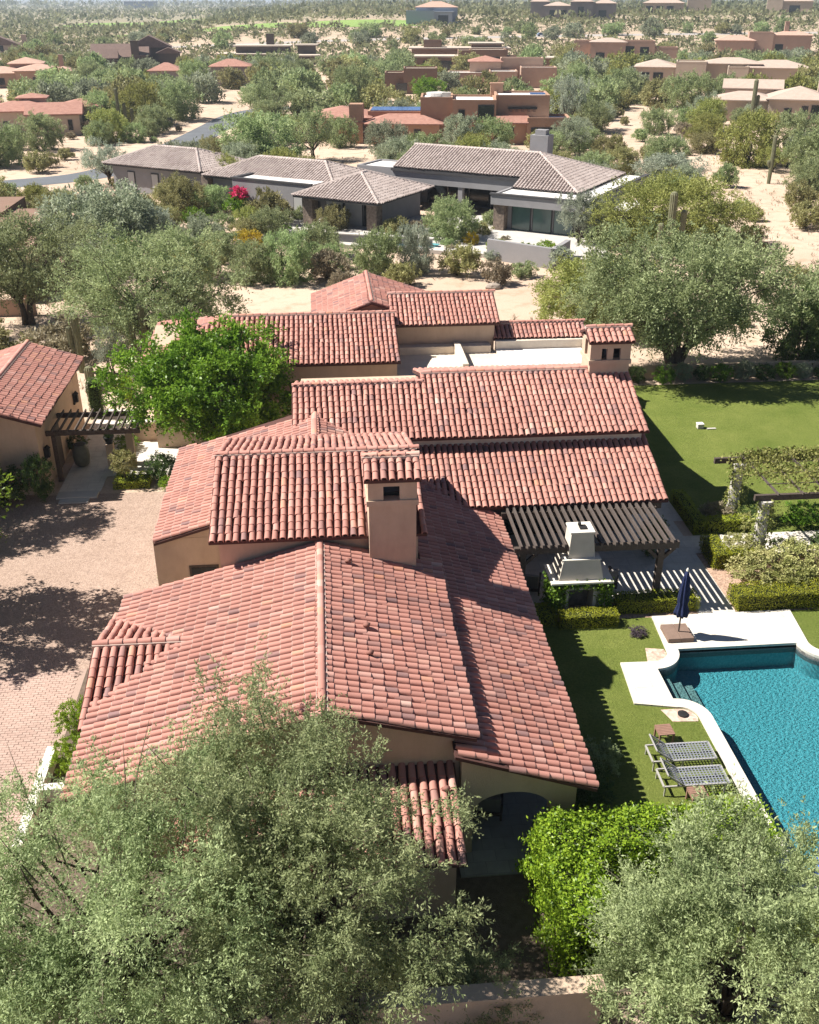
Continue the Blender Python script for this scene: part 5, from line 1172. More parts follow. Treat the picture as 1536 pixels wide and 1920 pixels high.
def house(name, label, loc, rz, blocks, wm, rm, fm=FLATROOF, wins=(), chims=(), oh=.6, cat='house', pm=GLASS):
    """blocks: x0,x1,y0,y1,z1,kind[,roof rise]; wins: x0,x1,z0,z1,y of the wall face (front) """
    x, y = loc; t = thing(name, label, cat, (x, y, hz(x, y) - .05), rz or 1e-4, local=True)
    for q in blocks:
        x0, x1, y0, y1, z1, kind = q[:6]; rise = q[6] if len(q) > 6 else 1.6; z0 = q[7] if len(q) > 7 else 0
        MB().box(x0, x1, y0, y1, z0, z1 - (.3 if kind == 'flat' else 0)).build('wall', wm, t)
        if kind == 'flat':
            b = MB()
            for r_ in ((x0 - .02, x1 + .02, y0 - .02, y0 + .3), (x0 - .02, x1 + .02, y1 - .3, y1 + .02), (x0 - .02, x0 + .3, y0 + .3, y1 - .3), (x1 - .3, x1 + .02, y0 + .3, y1 - .3)): b.box(*r_, z1 - .31, z1 + .12)
            b.build('parapet', wm, t); MB().box(x0 + .3, x1 - .3, y0 + .3, y1 - .3, z1 - .3, z1 - .2).build('roof', fm, t)
        elif kind == 'slab': MB().box(x0 - oh * 1.5, x1 + oh * 1.5, y0 - oh * 1.5, y1 + oh * 1.5, z1, z1 + .4).build('roof', fm, t)
        elif kind == 'hip': hip(MB(), x0 - oh, x1 + oh, y0 - oh, y1 + oh, z1 + .15, rise * .62).build('roof', rm, t)
        elif kind in ('gx', 'gy'):
            b = MB(); hip(b, x0 - oh, x1 + oh, y0 - oh, y1 + oh, z1 + .15, rise, 0.0, 'x' if kind == 'gx' else 'y').build('roof', rm, t)
            g = MB(); hip(g, x0, x1, y0, y1, z1, rise * .92, 0.001, 'x' if kind == 'gx' else 'y').build('gable', wm, t)
    for q in wins:
        x0, x1, z0, z1, yy = q[:5]; w = MB().box(x0, x1, yy - .05, yy + .06, z0, z1).build('window', GREYD, t)
        MB().box(x0 + .1, x1 - .1, yy - .07, yy - .03, z0 + .1, z1 - .1).build('pane', pm, w)
    for q in chims: 
        c = MB().box(q[0], q[1], q[2], q[3], 0, q[4]).build('chimney', wm, t); MB().box(q[0] - .12, q[1] + .12, q[2] - .12, q[3] + .12, q[4], q[4] + .2).build('cap', wm, c)
    USED.append((x, y, max(abs(v) for q in blocks for v in q[:4]) * .8)); HOUSES.append((x, y, rz, blocks))
    return t
HOUSES = []
# --- modern grey house with taupe tile hips
TH = R(-34); MX, MY = 5.2, 96.8
mh = thing('modern_house', 'long modern grey house with taupe tile roofs behind the villa', 'house', (MX, MY, 0), TH, local=True)
RM = Roof(mh, 21, .34, .42, .16, GREYD)
def mhip(x0, x1, y0, y1, z, h, axis='x', inset=None, sides='fblr'):
    i = inset if inset is not None else min(x1 - x0, y1 - y0) / 2
    if axis == 'x': a, b_ = (x0 + i, (y0 + y1) / 2, z + h), (x1 - i, (y0 + y1) / 2, z + h)
    else: a, b_ = ((x0 + x1) / 2, y0 + i, z + h), ((x0 + x1) / 2, y1 - i, z + h)
    c = [(x0, y0, z), (x1, y0, z), (x1, y1, z), (x0, y1, z)]
    S = dict(f=[c[0], c[1], b_, a], b=[c[2], c[3], a, b_], r=[c[1], c[2], b_], l=[c[3], c[0], a]) if axis == 'x' else dict(f=[c[0], c[1], a], b=[c[2], c[3], b_], r=[c[1], c[2], b_, a], l=[c[3], c[0], a, b_])
    for k in sides: RM.slope(S[k])
    if a != b_: RM.ridge(a, b_, 1, False)
    for k, e in ((0, a), (1, b_ if axis == 'x' else a), (2, b_), (3, a if axis == 'x' else b_)): RM.ridge(e, c[k], 1, False)
def mbox(n, m, *q): return MB().box(*q).build(n, m, mh)
def mwin(x0, x1, y, z0, z1, pm, name='pane'):
    w = mbox('window', GREYD, x0, x1, y - .08, y + .02, z0, z1); MB().box(x0 + .1, x1 - .1, y - .13, y - .06, z0 + .1, z1 - .1).build(name, pm, w)
# pavilion with stone corner pillars
mhip(-8.4, 1.3, -1.6, 9.2, 3.1, 1.75, 'y', 5.0)
mbox('wall', GREY, -6.9, .0, .9, 9.0, 0, 3.0)
for x, y in ((-7.2, -.4), (.0, -.2)): mbox('stone_pillar', LEDGE, x - .55, x + .55, y - .55, y + .55, 0, 3.0)
mwin(-6.2, -4.1, .9, .1, 2.7, SHADE, 'shade'); mwin(-4.0, -1.9, .9, .1, 2.7, SHADE, 'shade'); mwin(-1.8, -.6, .9, .05, 2.7, GLASS)
mbox('beam', GREY, -7.8, .7, -.9, -.5, 2.75, 3.05)
# main hall: ridge at y 16.2, deep porch below
F4, F3 = 4.45, 3.72
RM.slope([(-4.6, 16.2, 6.1), (-4.6, 11.5, F4), (9.9, 11.5, F4), (9.9, 9.4, F3), (16.8, 9.4, F3), (10, 16.2, 6.1)])
RM.slope([(16.8, 9.4, F3), (16.8, 23.0, F3), (10, 16.2, 6.1)]); RM.slope([(16.8, 23.0, F3), (-4.6, 23.0, F3), (-4.6, 16.2, 6.1), (10, 16.2, 6.1)])
RM.ridge((-4.6, 16.2, 6.1), (10, 16.2, 6.1), 1, False); RM.ridge((10, 16.2, 6.1), (16.8, 9.4, F3), 1, False); RM.ridge((10, 16.2, 6.1), (16.8, 23, F3), 1, False)
mbox('fascia_beam', GREY, -4.6, 9.6, 11.5, 12.1, 2.9, 4.25); mbox('fascia_trim', GREYD, -4.8, 9.8, 11.3, 11.5, 4.05, 4.32)
mbox('end_wall', GREY, -4.9, -4.5, 11.5, 22.5, 2.4, 4.3)
mbox('back_wall', GREY, -4.2, 16.2, 17.0, 22.4, 0, 3.6)
for k in range(5): mwin(-3.4 + k * 2.6, -1.0 + k * 2.6, 17.0, .1, 2.8, GLASS)
mbox('porch_column', GREY, -4.4, -3.8, 11.6, 12.2, 0, 2.9); mbox('porch_column', GREY, 3.0, 3.5, 11.6, 12.1, 0, 2.9)
# right room with teal glass and its white flat roof
mbox('flat_roof', WHITEROOF, 9.9, 19.0, 5.7, 9.6, 3.42, 3.56); mbox('flat_roof', WHITEROOF, 16.9, 19.0, 9.6, 23.4, 3.42, 3.56)
mbox('fascia', GREY, 9.6, 19.3, 5.3, 5.7, 2.75, 3.66); mbox('fascia', GREY, 19.0, 19.3, 5.7, 23.6, 2.75, 3.66); mbox('fascia_cap', GREYD, 9.5, 19.4, 5.2, 5.75, 3.66, 3.78); mbox('fascia_cap', GREYD, 18.95, 19.4, 5.75, 23.7, 3.66, 3.78); mbox('fascia', GREY, 9.6, 9.9, 5.7, 11.4, 2.75, 3.66)
mbox('wall', GREY, 10.2, 17.8, 6.6, 17.0, 0, 3.4); mbox('stone_pillar', LEDGE, 9.8, 10.9, 5.6, 6.5, 0, 2.8)
for k in range(3): mwin(11.3 + k * 2.15, 13.3 + k * 2.15, 6.6, .1, 2.65, TEALGLASS)
mbox('side_slab', WHITEROOF, 19.2, 22.0, 8.0, 14.0, 2.6, 2.75); mbox('side_post', GREY, 21.5, 21.8, 8.2, 8.5, 0, 2.6)
mbox('chimney', GREY, 7.4, 9.4, 19.6, 21.2, 0, 7.4); mbox('chimney_cap', GREY, 7.8, 9.0, 19.9, 20.9, 7.4, 7.9)
# left wings
mhip(-24.0, -7.0, 3.8, 13.4, 3.1, 1.65, 'x', 4.2); mbox('wall', GREY, -23.3, -7.6, 4.5, 12.8, 0, 3.05)
mbox('flat_roof', WHITEROOF, -18.0, -8.8, 1.9, 5.6, 3.36, 3.5); mbox('parapet', GREY, -18.3, -8.5, 1.6, 1.9, 0, 3.55); mbox('parapet', GREY, -18.3, -18.0, 1.9, 6.2, 0, 3.55); mbox('parapet_cap', GREYD, -18.45, -8.4, 1.5, 1.95, 3.55, 3.68); mbox('parapet_cap', GREYD, -18.45, -17.95, 1.95, 6.2, 3.55, 3.68)
mwin(-10.6, -9.4, 1.6, .1, 2.4, SHADE, 'shade')
mbox('flat_roof', WHITEROOF, -10.5, -5.0, 14.5, 19.0, 3.55, 3.7); mbox('parapet', GREY, -10.8, -4.9, 14.2, 14.5, 0, 3.85); mbox('parapet', GREY, -10.8, -10.5, 14.5, 19.2, 0, 3.85); mbox('parapet', GREY, -10.5, -4.9, 19.0, 19.3, 0, 3.85)
mhip(-40.0, -25.5, 5.2, 14.4, 3.1, 1.65, 'x', 4.2); mbox('wall', GREY, -39.3, -26.1, 5.9, 13.8, 0, 3.05)
for x in (-37.0, -33.4): mwin(x, x + 1.1, 5.9, .3, 2.4, SHADE, 'shade')
mbox('stone_pillar', LEDGE, -24.4, -23.5, 3.9, 4.8, 0, 3.0)
RM.finish(0, GTILE, low=T_LOW)
for u_, v_, r_ in ((-3, 4, 6), (3, 16, 7), (11, 15, 8), (15, 12, 7), (15, 20, 6), (-15, 6, 6), (-10, 9, 6), (-21, 9, 5), (-32, 9, 6), (-37, 9, 5), (5, 8, 5)): USED.append((MX + u_ * math.cos(TH) - v_ * math.sin(TH), MY + u_ * math.sin(TH) + v_ * math.cos(TH), r_))
# terrace, walls and pool of the modern house
tr_ = MB().prism([(-8.5, 97.0), (-1, 91.6), (7.5, 88.6), (18, 84.2), (25, 82.6), (25, 90), (18, 103), (-3, 104)], 0, .35).build('terrace', CONCRETE); tag(tr_, kind='structure')
t = thing('yard_wall', 'long low pale grey terrace wall in front of the modern house', 'wall', (2, 92, 0)); b = MB().prism([(-2.0, 93.2), (9.8, 89.0), (9.9, 89.3), (-1.9, 93.6)], 0, 1.0); b.build('wall', GREY, t); MB().prism([(-2.1, 93.1), (9.9, 88.85), (10.05, 89.4), (-1.9, 93.75)], 1.0, 1.1).build('coping', CONCRETE, t)
t = thing('yard_wall', 'low grey retaining wall below the green shrubs of the modern house', 'wall', (17, 82.5, 0)); MB().prism([(14.2, 85.4), (18.9, 81.3), (19.1, 81.6), (14.4, 85.8)], 0, 1.7).build('wall', GREY, t); MB().prism([(18.9, 81.3), (19.3, 81.2), (21.3, 84.5), (20.9, 84.7)], 0, 1.7).build('return', GREY, t)
t = thing('garden_pool', 'small strip of turquoise pool water in front of the modern house', 'pool', (8.2, 90.2, .36), R(-18), local=True); MB().prism([(-2.2, -.7), (2.2, -.9), (2.4, .5), (1.0, .9), (-2.0, .6)], 0, .03).build('water', mat('turquoise_water', (.12, .36, .42), .1, (.15, .42, .48), 2), t); MB().prism([(-2.5, -1), (2.5, -1.2), (2.7, .8), (1.1, 1.2), (-2.3, .9)], -.05, .0).build('coping', CONCRETE, t)
for i, (x, y, w, h, m, lb) in enumerate([
 (15.3, 86.8, 2.2, 1.5, 'hedge', 'bright green shrub on the retaining wall, left'), (17.6, 85.6, 2.3, 1.5, 'green', 'green shrub on the retaining wall, middle'), (19.6, 86.4, 2.0, 1.4, 'hedge', 'light green shrub on the retaining wall, right'),
 (13.5, 89.9, 1.6, 1.7, 'yellow', 'yellow-green round bush at the third stone pillar'), (-6.9, 93.6, 3.2, 2.4, 'olive', 'ochre green shrub left of the terrace wall'), (-3.4, 98.0, 1.3, .9, 'green', 'little bush at the foot of the first stone pillar'),
 (-9.5, 97.5, 3.0, 2.2, 'lime', 'green shrub on the slope below the bougainvillea'), (-12.3, 100.5, 3.4, 2.4, 'green', 'dark green shrub below the left grey wing'), (-6.5, 89.6, 3.0, 2.2, 'yellow', 'reddish ochre shrub at the end of the terrace wall'), (1.2, 95.2, 1.2, .7, 'pink', 'pale pink flower clump in front of the pavilion')]):
    plant('round%d' % (i % 2), 'garden_shrub', lb, 'shrub', x, y, w, h, m)
# --- adobe house
house('adobe_house', 'large terracotta adobe house with flat roofs and solar panels', (25.5, 163), R(-7),
      [(-9.5, -4.5, 0, 8, 6.6, 'flat'), (-4.5, 2.2, -.8, 9, 6.3, 'flat'), (2.2, 10.5, .6, 9, 6.9, 'flat'), (7.0, 13.6, -2.2, 4, 3.9, 'flat'), (2.5, 7.0, -1.6, .6, 3.3, 'none'), (-17.5, -6.5, -2.5, 3.5, 3.0, 'hip', 1.9), (-27, -17.8, 2, 12, 3.4, 'hip', 2.1), (-20.5, -18.4, -1.5, 1.0, 5.8, 'none'), (-18, -8.5, 4, 11, 4.2, 'flat')],
      ADOBE, REDROOF, WHITEROOF, [(-.6, 1.9, 3.5, 5.7, -.85), (4.2, 5.0, 1.2, 2.6, -1.65), (-10.4, -9.4, 1, 2.3, -2.55), (-14.2, -13.6, 1.0, 1.8, -2.55), (-3.6, -2.6, 3.6, 5.0, -.85), (7.6, 13.2, 1.5, 2.6, -2.25)], [(1.6, 3.6, 8, 9.5, 8.0)])
adobe = bpy.data.objects['adobe_house']
hip(MB(), 2.2, 7.2, -2.4, .5, 3.3, .9, .0, 'x').build('roof', REDROOF, adobe)
MB().box(-17.6, -9, 4.6, 10.4, 4.3, 4.42).build('solar_panel', SOLAR, adobe); MB().box(7.6, 10.0, 3, 5, 6.9, 7.05).build('skylight', SOLAR, adobe)
for k in range(5): MB().box(4.4 + k * .9, 4.8 + k * .9, .42, .58, 4.6, 5.0).build('vent_slot', ADOBE_D, adobe)
MB().box(4.1, 8.6, .3, .57, 5.0, 5.3).build('lintel', BLACKMETAL, adobe)
MB().lathe([(1.6, 6.6), (1.7, 7.1), (1.5, 7.0)], 20, (-7, 4, 0)).build('roof_drum', WHITEROOF, adobe)
MB().box(-6.2, -4.8, 2.4, 3.6, 6.4, 7.2).build('roof_unit', CONCRETE, adobe)
MB().prism([(-21.5, -1.6), (-16.8, -1.6), (-16.8, .4), (-21.5, .4)], 3.0, 3.2).build('porch_roof', REDROOF, adobe)
for x in (-18.2, -17.0): MB().box(x - .15, x + .15, -1.5, -1.2, 0, 3.0).build('porch_post', WOOD, adobe)
# --- others, from near to far
def H(*a, **k): return house(*a, **k)
H('pink_tiled_house', 'tan house with pink tile hips at the left edge beside the road', (-46, 181), R(8), [(-9, 2.5, 0, 9, 3.6, 'hip', 2.0), (-1.5, 6.5, -3.0, 4, 3.3, 'gx', 1.5), (-3.5, .5, 5, 9, 5.2, 'hip', 1.0), (3.0, 9.5, 4.0, 10, 3.8, 'hip', 1.6), (-16, -8, 2, 12, 4.2, 'hip', 2.2)], CREAM, REDROOF, wins=[(4.6, 5.3, .9, 2.5, -3.05), (-6, -5, 1, 2.2, -.05)])
H('orange_tiled_house', 'pale house with orange tile roofs at the left edge, second row', (-72, 283), R(10), [(-14, -2, 0, 10, 3.4, 'hip', 2.2), (-4, 7, -2, 8, 4.0, 'hip', 2.2), (5, 10, 2, 9, 3.6, 'hip', 1.6), (-6, 2, 8, 16, 5.2, 'hip', 2.2)], ROSE, PINKROOF, wins=[(0, 3.6, .3, 2.6, -2.06), (-9, -7, .8, 2.4, -.06)], chims=[(6.5, 7.6, 6, 7, 7.2)])
H('dark_gabled_house', 'dark house with brown gables and big chimney, upper left', (-57, 352), R(6), [(-13, 0, 0, 10, 3.8, 'gx', 3.6), (-9.5, -5.5, -4, 1, 3.6, 'gx', 2.4), (0, 4, -1, 6, 4.2, 'gx', 2.4), (-2, 11, 9, 18, 6.2, 'gy', 3.4), (7, 14, 5, 12, 4.6, 'gy', 1.6)], DARKH, BROWNROOF, wins=[(-5, -3.2, 1, 3, -.06), (-2.6, -.8, 1, 3, -.06)], chims=[(-.9, 1.5, -1.6, .4, 8.4)])
H('half_hidden_tiled_house', 'grey-walled house with pink tile roofs half hidden among trees', (-32, 282), R(0), [(-10.5, -2.5, 0, 7, 3.8, 'hip', 2.8), (5, 15, 2, 10, 4.6, 'hip', 2.6), (-2.5, 5, 6, 11, 3.6, 'flat')], mat('violet_grey_stucco', (.25, .225, .22), .95, (.22, .20, .195), 1), REDROOF, wins=[(-5.2, -4.4, .8, 2.6, -.06)])
H('flat_brown_house', 'low dark brown house with stacked flat roofs, upper left middle', (-16, 372), R(-3), [(-16, 6, 0, 10, 3.0, 'slab'), (-11, 7, 4, 14, 5.4, 'slab'), (6, 17, -2, 8, 2.6, 'slab'), (10, 16, 6, 12, 5.6, 'slab')], DARKH, BROWNROOF, chims=[(-1, 1.6, 10, 12, 9.0)], wins=[(-14, -10, .4, 2.6, -.06)])
H('brown_adobe_block', 'small brown adobe house with stepped parapet behind the solar roof', (21, 256), R(-5), [(-4.5, 0, 0, 7, 4.6, 'flat'), (0, 8, -1, 7, 5.6, 'flat')], ADOBE_D, REDROOF, wins=[(-1.8, .8, .6, 2.4, -1.06)])
H('rosy_adobe_house', 'rosy adobe house with curved parapets and one tile roof', (47, 270), R(-8), [(-13.5, -3, 0, 9, 3.6, 'flat'), (-3, 4, -1.5, 7, 4.0, 'flat'), (-8, 0, 7, 15, 5.8, 'hip', 2.0), (0, 11, 8, 14, 6.6, 'flat'), (5, 14, 1, 8, 4.8, 'flat')], ROSE, REDROOF, WHITEROOF, [(1, 2, 1, 2.4, -1.56)])
H('brown_modern_house', 'brown modern house with deep dark porch and flat roofs, top middle', (54, 338), R(-6), [(-22, -9, 0, 10, 4.0, 'slab'), (-9, -5, -1, 9, 6.0, 'flat'), (-5, 6, -2, 9, 6.2, 'flat'), (6, 13, 1, 9, 4.2, 'flat'), (12, 22, 0, 8, 3.6, 'slab'), (-24, 8, 20, 30, 5.6, 'slab'), (-20, -14, 22, 30, 8.0, 'flat'), (-4, 6, 22, 30, 7.0, 'slab')], ADOBE_D, BROWNROOF, wins=[(-4, 4.6, .4, 4.2, -2.06), (-15, -11, .6, 3, -.06), (-20, -17, .6, 3, -.06)])
H('beige_flat_house', 'beige house with shaded porch and flat roofs, upper right middle', (104, 372), R(-15), [(-14, -2, 4, 14, 6.6, 'flat'), (-8, 4, -2, 8, 6.4, 'hip', 2.0), (2, 14, 0, 10, 6.8, 'flat'), (12, 22, 2, 10, 4.8, 'flat')], ROSE, BEIGEROOF, wins=[(3.5, 7, .6, 5.2, -.06), (9, 12, .6, 5, -.06), (-6, -3, .6, 3.2, -2.06)])
H('cream_house', 'wide cream house with pale hip roofs and curved porch on the right', (101, 268), R(-19), [(-19, -9, 0, 12, 4.6, 'hip', 2.6), (-9, -1.5, -1, 8, 6.0, 'flat'), (-2, 12, 4, 14, 5.4, 'hip', 2.0), (4, 9, 0, 5, 5.0, 'flat'), (8, 24, 3, 14, 4.6, 'hip', 2.6)], CREAM, BEIGEROOF, wins=[(-17.5, -15.5, .4, 3.4, -.06), (-14.5, -12, .4, 3.4, -.06)])
H('beige_tiled_house', 'beige house with striped pale tile hips at the right edge', (88, 186), R(-22), [(-15.5, -5, 0, 8, 3.6, 'hip', 2.0), (-6, 4.5, -1, 10, 4.0, 'hip', 3.0), (4.5, 16, -3, 8, 4.8, 'hip', 2.2), (-14, -4, 9, 15, 5.0, 'gx', 1.4)], CREAM, BEIGEROOF, wins=[(-3.2, -1.9, .8, 2.6, -1.06), (-.2, .9, .3, 3.0, -1.06), (1.4, 3.2, .3, 3.2, -1.06), (7.0, 13, .2, 3.2, -3.06)], chims=[(2.5, 4.3, 6, 8, 9.0)])
t = bpy.data.objects['beige_tiled_house']; MB().box(2, 9, -9, -6.5, 1.2, 1.4).box(2, 9, -9.1, -9.0, 1.4, 2.1).build('terrace', CONCRETE, t)
H('peach_tiled_house', 'peach house with tile hips among trees, far upper right', (170, 402), R(-18), [(-17, -3, 0, 9, 4.6, 'hip', 2.6), (-5, 4, 3, 12, 7.4, 'flat'), (4, 18, 4, 14, 6.4, 'hip', 2.4)], ROSE, PINKROOF, wins=[(5, 8, .6, 3.4, 3.94)], chims=[(8, 9.6, 8, 10, 11)])
H('blue_roofed_house', 'far house with pale blue front and red roof, top middle', (60, 545), R(-5), [(-14, 0, -2, 10, 6.0, 'flat'), (-2, 9, 0, 10, 5.4, 'slab'), (-9, 12, 10, 26, 7.4, 'hip', 4.2)], BLUEM, PINKROOF, BLUEM, wins=[(2, 7, .6, 4, -.06)])
H('grey_far_house', 'far grey house with many small hip roofs, top right of middle', (145, 580), R(-14), [(-22, -8, 0, 12, 6.4, 'hip', 3.0), (-8, 4, -3, 10, 8.4, 'hip', 3.0), (4, 16, 0, 12, 7.6, 'hip', 3.4), (-30, -20, 14, 24, 8.4, 'hip', 3)], mat('far_grey_stucco', (.22, .20, .20), .95, (.19, .18, .18), .5), BEIGEROOF, wins=[(-19, -16, .6, 4.4, -.06), (-13, -10, .6, 4.4, -.06), (-4, -1, .6, 6, -3.06), (7, 11, .6, 4.4, -.06)])
H('far_porch_house', 'far house with columned porch and pale roof, top right', (212, 650), R(-18), [(-14, 10, 0, 14, 6.4, 'hip', 4.0), (12, 26, 8, 18, 8, 'flat')], CREAM, BEIGEROOF, wins=[(-12, -8, .4, 4.8, -.06), (-6, -2, .4, 4.8, -.06), (0, 4, .4, 4.8, -.06)])
H('far_corner_house', 'far beige house at the top right corner', (285, 640), R(-22), [(-6, 12, 0, 14, 7.4, 'hip', 3.0), (-14, -5, -2, 8, 8.0, 'flat')], CREAM, BEIGEROOF, wins=[(-1, 5, .6, 5.2, -.06)])
H('far_left_house', 'far house with grey gable at the left edge of the scrub', (-122, 440), R(12), [(-8, 6, 0, 10, 3.6, 'gy', 3.0), (-20, -6, 6, 16, 5, 'hip', 3)], CREAM, BROWNROOF, chims=[(7.5, 9.4, 2, 4, 7)], wins=[(-2.0, .4, 1.4, 3.4, -.06)])
H('far_office_block', 'dark blue flat office block on the horizon at the upper left', (-410, 2700), R(8), [(-38, 40, 0, 40, 15, 'slab')], mat('navy_glass_wall', (.05, .07, .12), .4, (.07, .09, .14), .05), BROWNROOF, BLUEM)
H('roof_hut', 'small pale far house among trees at the right edge', (225, 420), R(-20), [(-5, 5, 0, 8, 4.2, 'hip', 2.0)], CREAM, BEIGEROOF)
# --- brown terraced neighbour at the left edge
lw_ = thing('terraced_house', 'brown stucco terraces and curved yard wall at the left edge', 'house', (-26, 88, 0))
b = MB()
for q in ((-30, -24.2, 86, 96, 3.0), (-36, -28.0, 92, 100, 3.4), (-24.2, -22.8, 90, 97, 2.2), (-24.2, -23.0, 83.0, 86.0, 2.6)): MB().box(*q[:4], 0, q[4]).build('wall', ADOBE_D, lw_)
for q in ((-30.1, -24.1, 85.9, 96.1, 3.0), (-24.3, -22.7, 89.9, 97.1, 2.2), (-24.3, -22.9, 80.0, 86.1, 2.6)): 
    x0, x1, y0, y1, z = q; MB().box(x0, x1, y0, y0 + .4, z, z + .15).box(x1 - .4, x1, y0 + .4, y1, z, z + .15).build('parapet', ROSE, lw_)
MB().box(-23.2, -22.9, 76.5, 83, 0, 2.2).build('yard_wall', ROSE, lw_)
A_ = arc((-24.5, 78.5), 4.6, -65, 30, 14); I_ = arc((-24.5, 78.5), 4.25, 30, -65, 14); MB().prism(A_ + I_, 0, 2.0).build('curved_wall', ROSE, lw_)
MB().box(-27, -24.8, 82, 84, 1.2, 1.3).build('awning', WHITEROOF, lw_)
MB().box(-24.0, -20.5, 71.0, 71.3, 0, 1.2).build('yard_wall', ROSE, lw_)
USED += [(-28, 90, 6), (-24, 79, 4)]
# curved cream wall at the right edge
t = thing('curved_wall', 'curved cream garden wall at the right edge beside the wash', 'wall', (53, 92, 0)); A_ = arc((58, 96), 7.0, 150, 235, 16); I_ = arc((58, 96), 6.7, 235, 150, 16); MB().prism(A_ + I_, 0, 1.5).build('wall', CREAM, t)
plant('round1', 'garden_shrub', 'bright green bush behind the curved cream wall', 'shrub', 54.2, 99.5, 4.0, 3.4, 'hedge')
# far cars
def car(label, x, y, rz, paint):
    t = thing('car', label, 'car', (x, y, hz(x, y) + .04), rz, local=True)
    b = MB(); prof = [(-2.2, .35), (2.2, .35), (2.25, .7), (1.9, .92), (1.0, 1.0), (.45, 1.42), (-1.3, 1.46), (-1.95, 1.0), (-2.25, .9)]
    n = len(prof); b.add([(x_, s * .88, z) for s in (-1, 1) for x_, z in prof], [tuple(range(n)), tuple(range(2 * n - 1, n - 1, -1))] + [(i, n + i, n + (i + 1) % n, (i + 1) % n) for i in range(n)]); b.build('body', paint, t)
    for s in (-1, 1): MB().add([(x_, s * .89, z) for x_, z in ((.85, 1.0), (.4, 1.36), (-1.2, 1.38), (-1.6, 1.0))], [(0, 1, 2, 3)]).build('window', GLASS, t)
    for x_ in (-1.4, 1.4):
        for s in (-1, 1): MB().tube([(x_, s * .75, .33), (x_, s * .92, .33)], .33, 14).build('wheel', BLACKMETAL, t)
car('small white car parked among far trees left of middle', -3.4, 279, R(5), mat('white_car_paint', (.6, .6, .6), .3, (.55, .55, .55), 2))
car('tiny blue-grey car on the far road at the top', 101, 479.8, R(4), mat('blue_car_paint', (.25, .32, .45), .3, (.22, .29, .42), 2))

# ------------------------------------------------------------------ desert planting between the houses
def in_frame(x, y, pad=60):
    px, py, zc = project(np.array([[x, y, hz(x, y)]])); return -pad < px[0] < 1536 + pad and -40 < py[0] < 1990
def seg_d(x, y, P):
    return min(math.hypot(x - (a[0] + max(0, min(1, ((x - a[0]) * (b_[0] - a[0]) + (y - a[1]) * (b_[1] - a[1])) / ((b_[0] - a[0]) ** 2 + (b_[1] - a[1]) ** 2))) * (b_[0] - a[0])),
                          y - (a[1] + max(0, min(1, ((x - a[0]) * (b_[0] - a[0]) + (y - a[1]) * (b_[1] - a[1])) / ((b_[0] - a[0]) ** 2 + (b_[1] - a[1]) ** 2))) * (b_[1] - a[1]))) for a, b_ in zip(P, P[1:]))
WASH = [(40, 66), (44.5, 82), (47, 100), (51, 113), (55, 124), (52, 140), (46, 158), (50, 172), (60, 182)]
CLEAR = [(-3.5, 72.5, 4.2), (-7, 70, 3.0), (12.8, 71, 3.2), (9, 72, 3)]
def in_house(x, y, pad):
    for hx, hy, rz, bl in HOUSES:
        c, s = math.cos(-rz), math.sin(-rz); u, v = (x - hx) * c - (y - hy) * s, (x - hx) * s + (y - hy) * c
        for q in bl:
            if q[0] - pad < u < q[1] + pad and q[2] - pad - 1.5 < v < q[3] + pad: return True
    return False
def free(x, y, r, tight=.55):
    if seg_d(x, y, ROAD_P) < 3.4 + r * .8 or seg_d(x, y, WASH) < 2.2 + r * .6: return False
    if in_house(x, y, r * .6) or any(math.hypot(x - a, y - b_) < c + r * .6 for a, b_, c in CLEAR): return False
    if y < 66 and -10 < x < 17: return False
    return all(math.hypot(x - a, y - b_) > (c + r) * tight for a, b_, c in USED)
def hides(x, y):
    for hx, hy, rz, bl in HOUSES:
        if -45 < y - hy < 0:
            k = y / hy
            if (min(q[0] for q in bl) + hx) * k - 1 < x < (max(q[1] for q in bl) + hx) * k + 1: return True
    return False
rnd = random.Random(42); SEEN = set()
KIND = dict(mesq=('mesquite_tree', 'green mesquite'), mesq2=('mesquite_tree', 'silvery mesquite'), palo=('palo_verde_tree', 'yellow-green palo verde'), lime=('desert_tree', 'fresh green tree'), grey=('ironwood_tree', 'grey-green ironwood'), sage=('ironwood_tree', 'pale grey ironwood'), olive=('acacia_tree', 'olive acacia'), brown=('dry_bush', 'brown dry tree'))
SHRUB = dict(mesq='green', palo='yellow-green', lime='fresh green', grey='grey-green', sage='pale grey', olive='olive', brown='brown dry')
MARKS = [(h[0], h[1], n) for h, n in zip(HOUSES, ('adobe house', 'pink tiled house by the road', 'orange tiled house', 'dark gabled house', 'half hidden tiled house', 'flat brown house', 'small brown adobe block', 'rosy adobe house', 'brown modern house', 'beige flat house', 'wide cream house', 'beige tiled house', 'peach tiled house', 'blue-fronted far house', 'far grey house', 'far porch house', 'far corner house', 'far left house'))]
MARKS += [(5, 98, 'stone-pillared pavilion'), (17, 97, 'modern house main hall'), (24, 95, 'teal glass windows'), (-9, 112, 'left grey flat-roofed wing'), (-22, 121, 'far left grey wing'), (-30, 135, 'near bend of the road'), (-21, 165, 'straight of the road'), (-15, 207, 'far end of the road'), (48, 100, 'lower sandy wash'), (54, 122, 'thin wash saguaro'), (46, 158, 'upper sandy wash'), (29, 80, 'three-armed saguaro'), (16, 83, 'grey retaining wall'), (-25, 88, 'brown terraces'), (53, 92, 'curved cream wall')]
